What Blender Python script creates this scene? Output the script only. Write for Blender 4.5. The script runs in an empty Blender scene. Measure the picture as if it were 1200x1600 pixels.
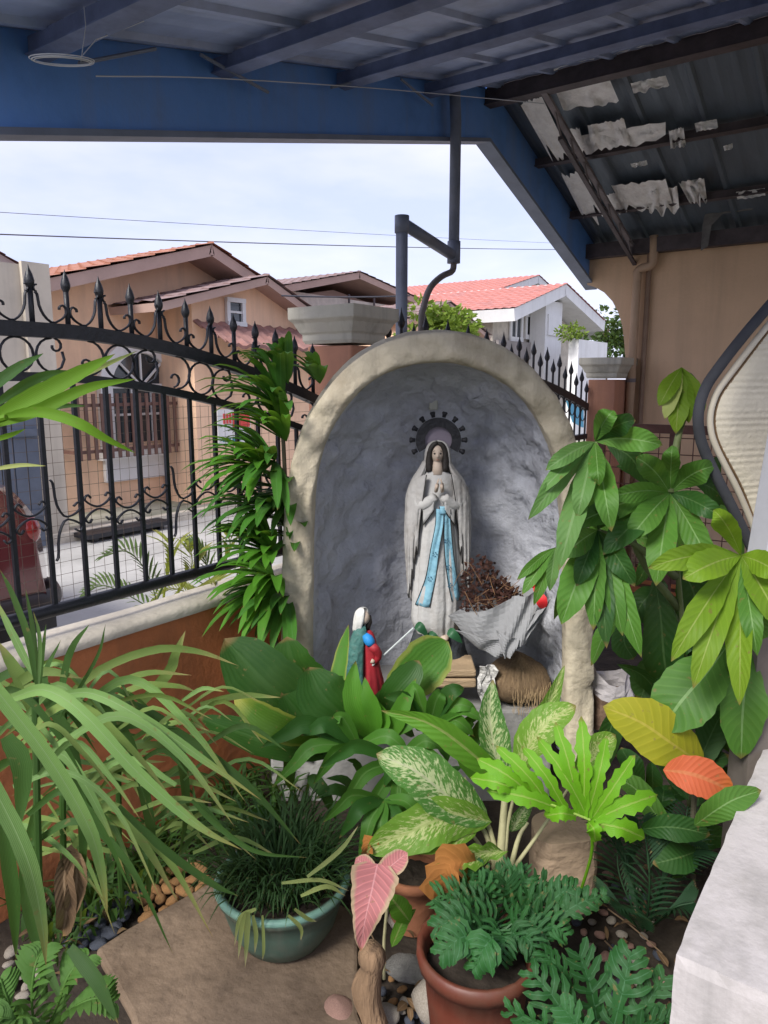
import bpy, bmesh, math, random
from mathutils import Vector, Matrix, noise
random.seed(7)
RAD = math.radians
scene = bpy.context.scene

# ------------------------------------------------------------------ camera, sky, sun, exposure
# world: X runs along the street fence (right and away), Y across the street (left and away)
F = 1150.0                      # focal length in photo pixels (1200 x 1600)
YAW, PIT = RAD(35.5), RAD(10.0)
H = Vector((math.cos(YAW), math.sin(YAW), 0)); RGT = Vector((math.sin(YAW), -math.cos(YAW), 0)); Z = Vector((0, 0, 1))
FW = math.cos(PIT) * H - math.sin(PIT) * Z; UP = math.sin(PIT) * H + math.cos(PIT) * Z
CAM = Vector((0, 0, 1.55))
cd = bpy.data.cameras.new('camera'); cam = bpy.data.objects.new('camera', cd); scene.collection.objects.link(cam)
cd.sensor_fit = 'VERTICAL'; cd.sensor_height = 36; cd.lens = F / 1600 * 36; cd.clip_end = 3000; cd.clip_start = .02
mw = Matrix((RGT, UP, -FW)).transposed().to_4x4(); mw.translation = CAM; cam.matrix_world = mw
scene.camera = cam

SUN_EL, SUN_AZ = RAD(42), RAD(178)      # azimuth of the sun in world XY (from +X, ccw)
world = bpy.data.worlds.new('World'); scene.world = world; world.use_nodes = True
nt = world.node_tree; nt.nodes.clear()
sky = nt.nodes.new('ShaderNodeTexSky'); sky.sky_type = 'NISHITA'; sky.sun_disc = False
sky.sun_elevation = SUN_EL; sky.sun_rotation = RAD(90) - SUN_AZ; sky.air_density = 1.0; sky.dust_density = .6; sky.ozone_density = 2.0
bg = nt.nodes.new('ShaderNodeBackground'); wo = nt.nodes.new('ShaderNodeOutputWorld')
tc = nt.nodes.new('ShaderNodeTexCoord'); mp = nt.nodes.new('ShaderNodeMapping'); mp.inputs['Scale'].default_value = (1, 1, 3.2)
nz = nt.nodes.new('ShaderNodeTexNoise'); nz.inputs['Scale'].default_value = 2.6; nz.inputs['Detail'].default_value = 5; nz.inputs['Roughness'].default_value = .55
cr = nt.nodes.new('ShaderNodeMapRange'); cr.inputs['From Min'].default_value = .33; cr.inputs['From Max'].default_value = .68
cr.inputs['To Min'].default_value = 0; cr.inputs['To Max'].default_value = 1
cl = nt.nodes.new('ShaderNodeMixRGB'); cl.inputs[1].default_value = (3.2, 3.45, 4.9, 1); cl.inputs[2].default_value = (4.7, 4.55, 5.3, 1)   # thin bright overcast, greyer and whiter cloud
mx = nt.nodes.new('ShaderNodeMixRGB'); mx.inputs[0].default_value = .86
nt.links.new(tc.outputs['Generated'], mp.inputs[0]); nt.links.new(mp.outputs[0], nz.inputs[0]); nt.links.new(nz.outputs[0], cr.inputs[0])
nt.links.new(cr.outputs[0], cl.inputs[0]); nt.links.new(cl.outputs[0], mx.inputs[2]); nt.links.new(sky.outputs[0], mx.inputs[1]); nt.links.new(mx.outputs[0], bg.inputs[0])
bg.inputs[1].default_value = .10; nt.links.new(bg.outputs[0], wo.inputs[0])
sd = bpy.data.lights.new('sun', 'SUN'); sd.energy = 2.2; sd.angle = RAD(20); sd.color = (1, .96, .9)
sun = bpy.data.objects.new('sun', sd); scene.collection.objects.link(sun)
sdir = Vector((math.cos(SUN_EL) * math.cos(SUN_AZ), math.cos(SUN_EL) * math.sin(SUN_AZ), math.sin(SUN_EL)))
sun.rotation_euler = sdir.to_track_quat('Z', 'Y').to_euler(); sun.location = (0, 0, 30)
vs = scene.view_settings; vs.view_transform = 'Standard'; vs.look = 'None'; vs.gamma = 1; vs.exposure = 1.25; vs.use_curve_mapping = False
scene.cycles.max_bounces = 8; scene.cycles.use_denoising = True

# ------------------------------------------------------------------ helpers
def ray(px, py): return FW + (px - 600) / F * RGT - (py - 800) / F * UP
def at(px, py, **k):
    """the place seen at a photo pixel, on a plane x=, y=, z=, at depth d= or horizontal distance D="""
    r = ray(px, py); a, v = list(k.items())[0]
    if a == 'd': t = v
    elif a == 'D': t = v / r.dot(H)
    else:
        i = 'xyz'.index(a); t = (v - CAM[i]) / r[i]
    return CAM + t * r

MATS = {}
def N(m, t, **k):
    n = m.node_tree.nodes.new(t)
    for a, v in k.items():
        if hasattr(n, a) and not isinstance(v, tuple): setattr(n, a, v)
        else: n.inputs[a].default_value = v
    return n
def mat(name, col, rough=.7, var=.18, scale=6., bump=.15, bscale=None, col2=None, metal=0., spec=.4, dirt=None, dscale=2.5, coat=0, stretch=None, streak=None, bdist=.01):
    if name in MATS: return MATS[name]
    m = bpy.data.materials.new(name); m.use_nodes = True; MATS[name] = m
    L = m.node_tree.links; b = m.node_tree.nodes['Principled BSDF']
    t = N(m, 'ShaderNodeTexCoord'); src = t.outputs['Object']
    if stretch:
        q = N(m, 'ShaderNodeMapping'); q.inputs['Scale'].default_value = stretch; L.new(src, q.inputs[0]); src = q.outputs[0]
    n = N(m, 'ShaderNodeTexNoise'); n.inputs['Scale'].default_value = scale; n.inputs['Detail'].default_value = 6; n.inputs['Roughness'].default_value = .6
    L.new(src, n.inputs[0])
    c = Vector(col[:3]); c2 = Vector(col2[:3]) if col2 else c * (1 + var)
    r = N(m, 'ShaderNodeValToRGB'); r.color_ramp.elements[0].position = .3; r.color_ramp.elements[1].position = .72
    r.color_ramp.elements[0].color = (*(c * (1 - var) if not col2 else c), 1); r.color_ramp.elements[1].color = (*c2, 1)
    L.new(n.outputs[0], r.inputs[0]); out = r.outputs[0]
    if dirt:
        n2 = N(m, 'ShaderNodeTexNoise'); n2.inputs['Scale'].default_value = dscale; n2.inputs['Detail'].default_value = 8; n2.inputs['Roughness'].default_value = .68
        L.new(src, n2.inputs[0])
        r2 = N(m, 'ShaderNodeMapRange'); r2.inputs['From Min'].default_value = .5; r2.inputs['From Max'].default_value = .72; r2.inputs['To Max'].default_value = .75
        L.new(n2.outputs[0], r2.inputs[0])
        x = N(m, 'ShaderNodeMixRGB'); x.inputs[2].default_value = (*dirt, 1); L.new(r2.outputs[0], x.inputs[0]); L.new(out, x.inputs[1]); out = x.outputs[0]
    if streak:      # run-off stains
        q = N(m, 'ShaderNodeMapping'); q.inputs['Scale'].default_value = (streak[4], streak[4], streak[4] * .07); L.new(t.outputs['Object'], q.inputs[0])
        n4 = N(m, 'ShaderNodeTexNoise'); n4.inputs['Scale'].default_value = 1; n4.inputs['Detail'].default_value = 7; n4.inputs['Roughness'].default_value = .65; L.new(q.outputs[0], n4.inputs[0])
        r4 = N(m, 'ShaderNodeMapRange'); r4.inputs['From Min'].default_value = .5; r4.inputs['From Max'].default_value = .8; r4.inputs['To Max'].default_value = streak[3]; L.new(n4.outputs[0], r4.inputs[0])
        x = N(m, 'ShaderNodeMixRGB'); x.inputs[2].default_value = (*streak[:3], 1); L.new(r4.outputs[0], x.inputs[0]); L.new(out, x.inputs[1]); out = x.outputs[0]
    L.new(out, b.inputs['Base Color'])
    b.inputs['Roughness'].default_value = rough; b.inputs['Metallic'].default_value = metal; b.inputs['Specular IOR Level'].default_value = spec
    b.inputs['Coat Weight'].default_value = coat
    if bump:
        n3 = N(m, 'ShaderNodeTexNoise'); n3.inputs['Scale'].default_value = bscale or scale * 4; n3.inputs['Detail'].default_value = 5
        L.new(src, n3.inputs[0]); bp = N(m, 'ShaderNodeBump'); bp.inputs['Strength'].default_value = min(1, bump * 2); bp.inputs['Distance'].default_value = bdist
        L.new(n3.outputs[0], bp.inputs['Height']); L.new(bp.outputs[0], b.inputs['Normal'])
    return m

def leafmat(name, col, rib=None, tip=None, varieg=None, rough=.42, trans=.28, var=.3, vein=.25, edge=None, ribw=.1):
    """leaf blade: colour over the blade's own u (across) and v (along) coordinates"""
    if name in MATS: return MATS[name]
    m = bpy.data.materials.new(name); m.use_nodes = True; MATS[name] = m
    nd, L = m.node_tree.nodes, m.node_tree.links; b = nd['Principled BSDF']; out = nd['Material Output']
    uv = N(m, 'ShaderNodeUVMap'); sp = N(m, 'ShaderNodeSeparateXYZ'); L.new(uv.outputs[0], sp.inputs[0])
    def M(op, a, bv=None, c=None):
        n = N(m, 'ShaderNodeMath', operation=op)
        for i, v in enumerate((a, bv, c)):
            if v is None: continue
            if isinstance(v, (int, float)): n.inputs[i].default_value = v
            else: L.new(v, n.inputs[i])
        return n.outputs[0]
    au = M('ABSOLUTE', M('MULTIPLY_ADD', sp.outputs[0], 2, -1))
    v = sp.outputs[1]
    oi = N(m, 'ShaderNodeObjectInfo'); tcd = N(m, 'ShaderNodeTexCoord')
    nz = N(m, 'ShaderNodeTexNoise'); nz.inputs['Scale'].default_value = 14; nz.inputs['Detail'].default_value = 4; L.new(tcd.outputs['Object'], nz.inputs[0])
    c = Vector((col[0] * .92, col[1] * 1.06, col[2] * .8)) if col[1] > col[0] * 1.3 else Vector(col)
    def mix(f, a, bcol):
        x = N(m, 'ShaderNodeMixRGB')
        if isinstance(f, (int, float)): x.inputs[0].default_value = f
        else: L.new(f, x.inputs[0])
        for i, q in ((1, a), (2, bcol)):
            if isinstance(q, (tuple, Vector)): x.inputs[i].default_value = (*q[:3], 1)
            else: L.new(q, x.inputs[i])
        return x.outputs[0]
    f = M('MULTIPLY_ADD', nz.outputs[0], .5, M('MULTIPLY', oi.outputs['Random'], .5))
    col_o = mix(f, tuple(c * (1 - var)), (c[0] * (1 + var * 1.3), c[1] * (1 + var), c[2] * (1 + var * .4)))
    # lateral veins
    w = M('SINE', M('MULTIPLY', M('SUBTRACT', M('MULTIPLY', v, 34), M('MULTIPLY', au, 6)), 2.2))
    if not vein:      # parallel veins of strap leaves
        w = M('SINE', M('MULTIPLY_ADD', sp.outputs[0], 70, M('MULTIPLY', nz.outputs[0], 2.5)))
        col_o = mix(M('MULTIPLY', M('GREATER_THAN', w, .5), .16), col_o, (c[0] * 1.6 + .02, c[1] * 1.35 + .02, c[2] * 1.3 + .005))
    if vein: col_o = mix(M('MULTIPLY', M('GREATER_THAN', w, .82), vein), col_o, (c[0] * 1.5 + .03, c[1] * 1.3 + .03, c[2] * 1.3 + .01))
    if varieg:
        mpn = N(m, 'ShaderNodeCombineXYZ'); L.new(M('MULTIPLY', M('SUBTRACT', v, M('MULTIPLY', au, .22)), 30), mpn.inputs[0]); L.new(M('MULTIPLY', sp.outputs[0], 9), mpn.inputs[1]); L.new(oi.outputs['Random'], mpn.inputs[2])
        n2 = N(m, 'ShaderNodeTexNoise'); n2.inputs['Scale'].default_value = 1.1; n2.inputs['Detail'].default_value = 5; n2.inputs['Roughness'].default_value = .7; L.new(mpn.outputs[0], n2.inputs[0])
        th = M('MULTIPLY_ADD', au, varieg[3], n2.outputs[0])
        mr = N(m, 'ShaderNodeMapRange'); mr.inputs['From Min'].default_value = .6; mr.inputs['From Max'].default_value = .5; L.new(th, mr.inputs[0])
        col_o = mix(mr.outputs[0], col_o, tuple(varieg[:3]))
    if edge: col_o = mix(M('MULTIPLY', M('SMOOTH_MIN', 1.0, M('MULTIPLY', M('MAXIMUM', M('SUBTRACT', au, .72), 0), 6), .05), .85), col_o, tuple(edge))
    if tip: 
        mr = N(m, 'ShaderNodeMapRange'); mr.inputs['From Min'].default_value = .72; mr.inputs['From Max'].default_value = 1.02; L.new(M('MULTIPLY_ADD', nz.outputs[0], .2, M('SUBTRACT', v, .1)), mr.inputs[0])
        col_o = mix(mr.outputs[0], col_o, tuple(tip))
    if rib: col_o = mix(M('MULTIPLY', M('LESS_THAN', au, ribw), .8), col_o, tuple(rib))
    # blemishes and scorched patches, dusty bloom
    n5 = N(m, 'ShaderNodeTexNoise'); n5.inputs['Scale'].default_value = 55; n5.inputs['Detail'].default_value = 3; L.new(tcd.outputs['Object'], n5.inputs[0])
    n6 = N(m, 'ShaderNodeTexNoise'); n6.inputs['Scale'].default_value = 7; n6.inputs['Detail'].default_value = 4; L.new(tcd.outputs['Object'], n6.inputs[0])
    sp_ = N(m, 'ShaderNodeMapRange'); sp_.inputs['From Min'].default_value = .665; sp_.inputs['From Max'].default_value = .72; sp_.inputs['To Max'].default_value = .6; L.new(n5.outputs[0], sp_.inputs[0])
    col_o = mix(sp_.outputs[0], col_o, (.20, .14, .05))
    du = N(m, 'ShaderNodeMapRange'); du.inputs['From Min'].default_value = .5; du.inputs['From Max'].default_value = .75; du.inputs['To Max'].default_value = .18; L.new(n6.outputs[0], du.inputs[0])
    col_o = mix(du.outputs[0], col_o, (c[0] * 1.3 + .05, c[1] * .9 + .05, c[2] + .03))
    et = N(m, 'ShaderNodeMapRange'); et.inputs['From Min'].default_value = .965; et.inputs['From Max'].default_value = 1.01; et.inputs['To Max'].default_value = .7; L.new(M('MULTIPLY_ADD', n6.outputs[0], .16, M('SUBTRACT', v, .06)), et.inputs[0])
    col_o = mix(et.outputs[0], col_o, (.22, .13, .05))
    rg = N(m, 'ShaderNodeMapRange'); rg.inputs['To Min'].default_value = rough + .06; rg.inputs['To Max'].default_value = rough + .3; L.new(n6.outputs[0], rg.inputs[0])
    L.new(col_o, b.inputs['Base Color']); L.new(rg.outputs[0], b.inputs['Roughness']); b.inputs['Specular IOR Level'].default_value = .3
    bp = N(m, 'ShaderNodeBump'); bp.inputs['Strength'].default_value = .35; bp.inputs['Distance'].default_value = .004
    L.new(M('ADD', M('MULTIPLY', w, .25 if vein else .12), M('MULTIPLY_ADD', nz.outputs[0], .6, M('MULTIPLY', M('LESS_THAN', au, .06), -.6))), bp.inputs['Height']); L.new(bp.outputs[0], b.inputs['Normal'])
    tr = N(m, 'ShaderNodeBsdfTranslucent'); L.new(mix(.35, col_o, (.35, .5, .03)), tr.inputs[0])
    ms = N(m, 'ShaderNodeMixShader'); ms.inputs[0].default_value = trans
    L.new(b.outputs[0], ms.inputs[1]); L.new(tr.outputs[0], ms.inputs[2]); L.new(ms.outputs[0], out.inputs[0])
    return m

COL = scene.collection
def link(o, parent=None):
    COL.objects.link(o)
    if parent is not None:
        o.parent = parent; o.matrix_parent_inverse = Matrix.Translation(-parent.location)
    return o
def thing(name, label, cat, loc, group=None):
    o = bpy.data.objects.new(name, None); o.location = loc; o.empty_display_size = .1; COL.objects.link(o); return tag(o, label, cat, group)
def tag(o, label, cat, group=None):
    o['label'] = label; o['category'] = cat
    if group: o['group'] = group
    return o
def kind(o, k='structure'): o['kind'] = k; return o

class MB:
    """collects faces, then becomes one mesh object"""
    def __init__(s): s.v = []; s.f = []; s.uv = []; s.mi = []; s.cur = 0; s.mats = []
    def add(s, vs, fs, uvs=None):
        o = len(s.v); s.v += [tuple(x) for x in vs]
        for i, f in enumerate(fs):
            s.f.append(tuple(o + j for j in f)); s.mi.append(s.cur)
            s.uv += [uvs[j] for j in f] if uvs else [(0, 0)] * len(f)
        return s
    def box(s, a, b, rot=None, c=None):
        a, b = Vector(a), Vector(b)
        vs = [Vector((x, y, z)) for z in (a.z, b.z) for y in (a.y, b.y) for x in (a.x, b.x)]
        if rot:
            c = c or (a + b) / 2; R = Matrix.Rotation(rot, 3, 'Z'); vs = [c + R @ (q - c) for q in vs]
        return s.add(vs, [(0, 2, 3, 1), (4, 5, 7, 6), (0, 1, 5, 4), (2, 6, 7, 3), (0, 4, 6, 2), (1, 3, 7, 5)])
    def hexa(s, q): return s.add(q, [(0, 3, 2, 1), (4, 5, 6, 7), (0, 1, 5, 4), (1, 2, 6, 5), (2, 3, 7, 6), (3, 0, 4, 7)])
    def tube(s, pts, r, n=8, cap=True, flat=1., upv=None):
        pts = [Vector(p) for p in pts]; k = len(pts)
        rs = r if isinstance(r, (list, tuple)) else [r] * k
        vs, fs = [], []; ref = None
        for i, p in enumerate(pts):
            t = (pts[min(i + 1, k - 1)] - pts[max(i - 1, 0)]).normalized()
            if ref is None: ref = (upv or (Z if abs(t.z) < .9 else Vector((1, 0, 0))))
            a = ref - t * ref.dot(t)
            if a.length < 1e-4: a = t.orthogonal()
            a.normalize(); b = t.cross(a); ref = a
            for j in range(n):
                w = 2 * math.pi * j / n; vs.append(p + rs[i] * (a * math.cos(w) + b * math.sin(w) * flat))
        for i in range(k - 1):
            for j in range(n): fs.append((i * n + j, i * n + (j + 1) % n, (i + 1) * n + (j + 1) % n, (i + 1) * n + j))
        if cap: fs += [tuple(range(n))[::-1], tuple(range((k - 1) * n, k * n))]
        return s.add(vs, fs)
    def lathe(s, c, prof, n=24, sx=1, sy=1, ax=None, cap=False):
        c = Vector(c); vs, fs = [], []
        for r_, z_ in prof:
            for j in range(n):
                w = 2 * math.pi * j / n; q = Vector((r_ * sx * math.cos(w), r_ * sy * math.sin(w), z_)); vs.append(c + (ax @ q if ax else q))
        for i in range(len(prof) - 1):
            for j in range(n): fs.append((i * n + j, i * n + (j + 1) % n, (i + 1) * n + (j + 1) % n, (i + 1) * n + j))
        if cap: fs += [tuple(range(n))[::-1], tuple(range((len(prof) - 1) * n, len(prof) * n))]
        return s.add(vs, fs)
    def ball(s, c, r, n=10, m=7, ax=None):
        r = Vector(r) if not isinstance(r, (int, float)) else Vector((r, r, r)); c = Vector(c); vs, fs = [], []
        for i in range(m + 1):
            a = math.pi * i / m
            for j in range(n):
                w = 2 * math.pi * j / n; q = Vector((r.x * math.sin(a) * math.cos(w), r.y * math.sin(a) * math.sin(w), -r.z * math.cos(a))); vs.append(c + (ax @ q if ax else q))
        for i in range(m):
            for j in range(n): fs.append((i * n + j, i * n + (j + 1) % n, (i + 1) * n + (j + 1) % n, (i + 1) * n + j))
        return s.add(vs, fs)
    def prism(s, poly, ext):
        """closed polygon (list of points) pushed along ext"""
        poly = [Vector(p) for p in poly]; k = len(poly); e = Vector(ext)
        return s.add(poly + [p + e for p in poly], [tuple(range(k))[::-1], tuple(range(k, 2 * k))] + [(i, (i + 1) % k, k + (i + 1) % k, k + i) for i in range(k)])
    def grid(s, rows, uvs=None, closed=False):
        n = len(rows[0]); vs = [p for r in rows for p in r]; fs = []
        for i in range(len(rows) - 1):
            for j in range(n if closed else n - 1): fs.append((i * n + j, i * n + (j + 1) % n, (i + 1) * n + (j + 1) % n, (i + 1) * n + j))
        return s.add(vs, fs, [u for r in uvs for u in r] if uvs else None)
    def build(s, name, m, parent=None, smooth=False, bevel=0, fix=False, solid=0, subd=0):
        me = bpy.data.meshes.new(name); o = (parent.location if parent is not None else None)
        me.from_pydata(s.v, [], s.f)
        for q in (m if isinstance(m, (list, tuple)) else [m]): me.materials.append(q)
        me.uv_layers.new(name='UVMap').data.foreach_set('uv', [c for u in s.uv for c in u])
        me.polygons.foreach_set('material_index', s.mi)
        if smooth: me.polygons.foreach_set('use_smooth', [True] * len(s.f))
        me.update()
        if fix:
            bm = bmesh.new(); bm.from_mesh(me); bmesh.ops.remove_doubles(bm, verts=bm.verts, dist=1e-5); bmesh.ops.recalc_face_normals(bm, faces=bm.faces); bm.to_mesh(me); bm.free()
        ob = bpy.data.objects.new(name, me); link(ob, parent)
        if subd: md = ob.modifiers.new('subd', 'SUBSURF'); md.levels = md.render_levels = subd
        if bevel: md = ob.modifiers.new('bevel', 'BEVEL'); md.width = bevel; md.segments = 2; md.limit_method = 'ANGLE'
        if solid: md = ob.modifiers.new('solid', 'SOLIDIFY'); md.thickness = solid; md.offset = 0
        return ob

def spline(pts, n):
    """Catmull-Rom through pts, n points"""
    P = [Vector(p) for p in pts]
    if len(P) == 2: return [P[0].lerp(P[1], i / (n - 1)) for i in range(n)]
    P = [P[0] * 2 - P[1]] + P + [P[-1] * 2 - P[-2]]; k = len(P) - 3; out = []
    for i in range(n):
        g = i / (n - 1) * k; j = min(int(g), k - 1); t = g - j; a, b, c, d = P[j:j + 4]
        out.append(.5 * ((2 * b) + (c - a) * t + (2 * a - 5 * b + 4 * c - d) * t * t + (3 * b - a - 3 * c + d) * t ** 3))
    return out
PROF = {'lance': lambda v: (math.sin(math.pi * min(1, v ** .72)) ** .8) * (1 if v < .999 else 0),
        'ellip': lambda v: max(0., math.sin(math.pi * v)) ** .62,
        'strap': lambda v: min(1, .62 + v * 1.6) * (1 - max(0, (v - .45) / .55) ** 1.8),
        'lance2': lambda v: max(0., math.sin(math.pi * v ** 1.12)) ** .85,
        'obov': lambda v: max(0., math.sin(math.pi * v ** 1.35)) ** .65,
        'tongue': lambda v: (.55 + .45 * math.sin(math.pi * min(1, v * .9))) * (1 - max(0, (v - .72) / .28) ** 2.2) ** .6,
        'heart': lambda v: max(0., (1 - v)) ** .75 * min(1, .5 + v * 4) if v > 0 else .45}
def leaf_geo(mb, pts, w, prof='lance', roll=0, fold=.25, wave=0., n=12, across=4, ref=None, wob=.035):
    sp = spline(pts, n); mid = sp[n // 2]; V = (ref if ref is not None else (CAM - mid)).normalized(); pf = PROF[prof]; rows, uvs = [], []
    ph = random.random() * 6; S0 = None
    for i, p in enumerate(sp):
        T = (sp[min(i + 1, n - 1)] - sp[max(i - 1, 0)]).normalized(); S = T.cross(V)
        if S.length < .05: S = S0 if S0 is not None else T.orthogonal()
        S.normalize()
        if S0 is not None and S.dot(S0) < 0: S = -S
        S0 = S
        if roll: S = Matrix.Rotation(RAD(roll), 3, T) @ S
        Nn = S.cross(T); v = i / (n - 1); hw = w / 2 * max(pf(v), .012); r, u_ = [], []
        for j in range(across + 1):
            u = j / across * 2 - 1
            q = p + S * (u * hw * (1 + wob * (math.sin(v * 40 + ph + 2 * (u > 0)) + .8 * math.sin(v * 17 + ph * 3 + 4 * (u > 0))))) + Nn * (fold * abs(u) * hw + (wave * w * math.sin(v * 11 + ph + (2.2 if u > 0 else 0)) * abs(u)))
            r.append(q); u_.append((j / across, v))
        rows.append(r); uvs.append(u_)
    mb.grid(rows, uvs)
def leaf(parent, pts, w, m, name='leaf', **k):
    mb = MB(); leaf_geo(mb, pts, w, **k); return mb.build(name, m, parent, smooth=True)
def pleaf(parent, pix, wpx, m, name='leaf', **k):
    """leaf whose spine is given as photo pixels with depths (px, py, d)"""
    d = sum(p[2] for p in pix) / len(pix); return leaf(parent, [at(p[0], p[1], d=p[2]) for p in pix], wpx * d / F, m, name, **k)
def lobed(mb, pts, L_, nl, wl, roll=0, spread=.9, droop=.25, ref=None, wob=.18):
    """pinnatifid leaf: midrib strip with narrow lobes to both sides; L_ = longest lobe length"""
    sp = spline(pts, 14); mid = sp[7]; V = (ref if ref is not None else (CAM - mid)).normalized()
    leaf_geo(mb, pts, wl * 1.5, 'lance', roll=roll, n=10, across=2, ref=V, wob=.2)
    for k in range(nl):
        v = .12 + .82 * k / (nl - 1); i = min(12, int(v * 13)); p = sp[i].lerp(sp[i + 1], v * 13 - i); T = (sp[min(i + 2, 13)] - sp[max(i - 1, 0)]).normalized()
        S = T.cross(V).normalized()
        if roll: S = Matrix.Rotation(RAD(roll), 3, T) @ S
        Nn = S.cross(T); ll = L_ * (.55 + .45 * math.sin(math.pi * (v * .75 + .2))) * random.uniform(.85, 1.1)
        for sg in (-1, 1):
            d = (S * sg * spread + T * (.35 + .5 * v)).normalized()
            leaf_geo(mb, [p, p + d * ll * .5 + Nn * ll * .06, p + d * ll * .93 - Nn * ll * droop + T * ll * .1], wl, 'tongue', roll=roll, n=7, across=2, ref=V, wob=wob, fold=.15)
def whorl(parent, c, n, ln, w, m, el=(10, 70), droop=.5, prof='lance', az0=None, azr=360, up=None, **k):
    for i in range(n):
        a = RAD((random.random() * 360 if az0 is None else az0 + (i / max(1, n - 1) - .5) * azr + random.uniform(-8, 8))); e = RAD(random.uniform(*el)); l = ln * random.uniform(.75, 1.1)
        d = Vector((math.cos(a) * math.cos(e), math.sin(a) * math.cos(e), math.sin(e))); hd = Vector((d.x, d.y, 0))
        p = Vector(c); pts = [p, p + d * l * .5, p + d * l * .78 + hd * l * .1 - Z * l * droop * .28, p + d * l * .95 + hd * l * .15 - Z * l * droop * .75]
        sd = d.cross(Z).normalized() if abs(d.z) < .95 else Vector((1, 0, 0)); leaf(parent, pts, w * random.uniform(.8, 1.15), m, ref=sd.cross(d) * -1 if False else d.cross(sd) * -1 + Vector((0, 0, 1e-3)), **dict(dict(prof=prof, n=9, across=2), **k))
# ------------------------------------------------------------------ materials of the setting
SOIL = mat('soil', (.035, .026, .019), .95, .4, 9, .6, 30, dirt=(.075, .058, .042), dscale=7)
CONC = mat('old_concrete', (.115, .08, .052), .85, .3, 3.5, .6, 40, col2=(.22, .16, .11), dirt=(.055, .038, .026), dscale=6, bdist=.006)
ROADM = mat('road_concrete', (.40, .39, .37), .9, .2, 1.2, .3, 25, dirt=(.24, .235, .22), dscale=1.3)
WALLO = mat('orange_paint', (.52, .175, .065), .75, .2, 4, .2, 40, dirt=(.34, .13, .06), dscale=3, streak=(.2, .09, .05, .7, 7))
CAPW = mat('cap_plaster', (.60, .54, .44), .85, .15, 6, .25, 40, dirt=(.28, .26, .22), dscale=5)
BLACK = mat('black_iron', (.012, .013, .018), .45, .3, 30, .1, 80, spec=.5)
WIRE = mat('rusty_wire', (.12, .09, .07), .6, .3, 20, 0)
PILO = mat('pillar_orange', (.46, .22, .14), .8, .12, 4, .15, 50, dirt=(.34, .17, .12), dscale=4, streak=(.2, .12, .09, .6, 9))
PILC = mat('pillar_cap', (.50, .475, .40), .85, .12, 5, .2, 40, dirt=(.34, .32, .27), streak=(.25, .235, .2, .8, 12))
BLUE = mat('blue_paint', (.12, .28, .66), .55, .2, 3, .1, 30, dirt=(.13, .24, .50), dscale=3, streak=(.20, .25, .38, .7, 6))
BLUEG = mat('rake_edge', (.17, .20, .27), .6, .2, 5, .1)
STEEL = mat('brown_steel', (.075, .06, .065), .6, .35, 8, .15, 40)
STEEL2 = mat('dusty_steel', (.17, .145, .15), .65, .3, 8, .15, 40)
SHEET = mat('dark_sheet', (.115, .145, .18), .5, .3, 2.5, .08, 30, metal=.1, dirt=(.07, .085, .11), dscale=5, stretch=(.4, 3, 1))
SHEETL = mat('hazed_sheet', (.30, .37, .56), .5, .3, 2.5, .08, 30, metal=.15, dirt=(.17, .19, .26), dscale=3)  # left slope sheets: grey metal with blue lens haze mixed into the colour
FOIL = mat('torn_foil', (.86, .85, .84), .6, .12, 14, .6, 50, dirt=(.62, .58, .55), dscale=9)
TAN = mat('tan_paint', (.66, .45, .29), .8, .08, 1.6, .12, 50, dirt=(.56, .375, .235), dscale=1.2, streak=(.36, .25, .165, .45, 5))
PVC = mat('painted_pipe', (.44, .30, .20), .55, .1, 4, .05)
GPIPE = mat('grey_pipe', (.16, .18, .235), .5, .25, 7, .1, dirt=(.17, .17, .18))
PEACH = mat('peach_paint', (.82, .55, .37), .85, .08, 1.2, .08, 30, dirt=(.68, .45, .31), dscale=1.1, streak=(.42, .30, .23, .6, 4))
MAUVE = mat('mauve_soffit', (.43, .30, .255), .8, .12, 2, .08)
AWN = mat('awning_tile', (.26, .14, .12), .8, .3, 5, .3, 12, dirt=(.36, .16, .12), dscale=3)
RTILE = mat('red_tile', (.36, .16, .105), .75, .25, 5, .3, 12)
BRTILE = mat('brown_tile', (.25, .175, .17), .8, .25, 5, .3, 12)
PINKR = mat('pink_roof', (.48, .20, .17), .75, .15, 3, .15, 10, dirt=(.40, .20, .19), dscale=1)
WHITE = mat('white_paint', (.72, .72, .72), .7, .06, 3, .08, streak=(.45, .44, .42, .5, 4))
GREYW = mat('grey_wall', (.30, .275, .265), .9, .12, 2, .15)
BEIGE = mat('beige_plaster', (.55, .49, .40), .9, .12, 1.5, .15, dirt=(.40, .36, .30), dscale=1, streak=(.28, .25, .21, .7, 4))
GATEG = mat('grey_gate', (.105, .125, .165), .6, .2, 4, .1)
GLASS = mat('dark_glass', (.03, .04, .05), .12, .3, 2, 0, spec=.8)
RAILB = mat('brown_rail', (.14, .075, .06), .6, .2, 8, .05)
GROTE = mat('grotto_plaster', (.52, .46, .345), .92, .2, 7, .8, 26, dirt=(.36, .30, .21), dscale=6, streak=(.26, .22, .16, .75, 14))
GROTI = mat('grotto_inside', (.48, .49, .53), .95, .16, 5, 1, 13, dirt=(.39, .395, .43), dscale=4, streak=(.26, .26, .285, .6, 10), bdist=.035)

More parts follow.
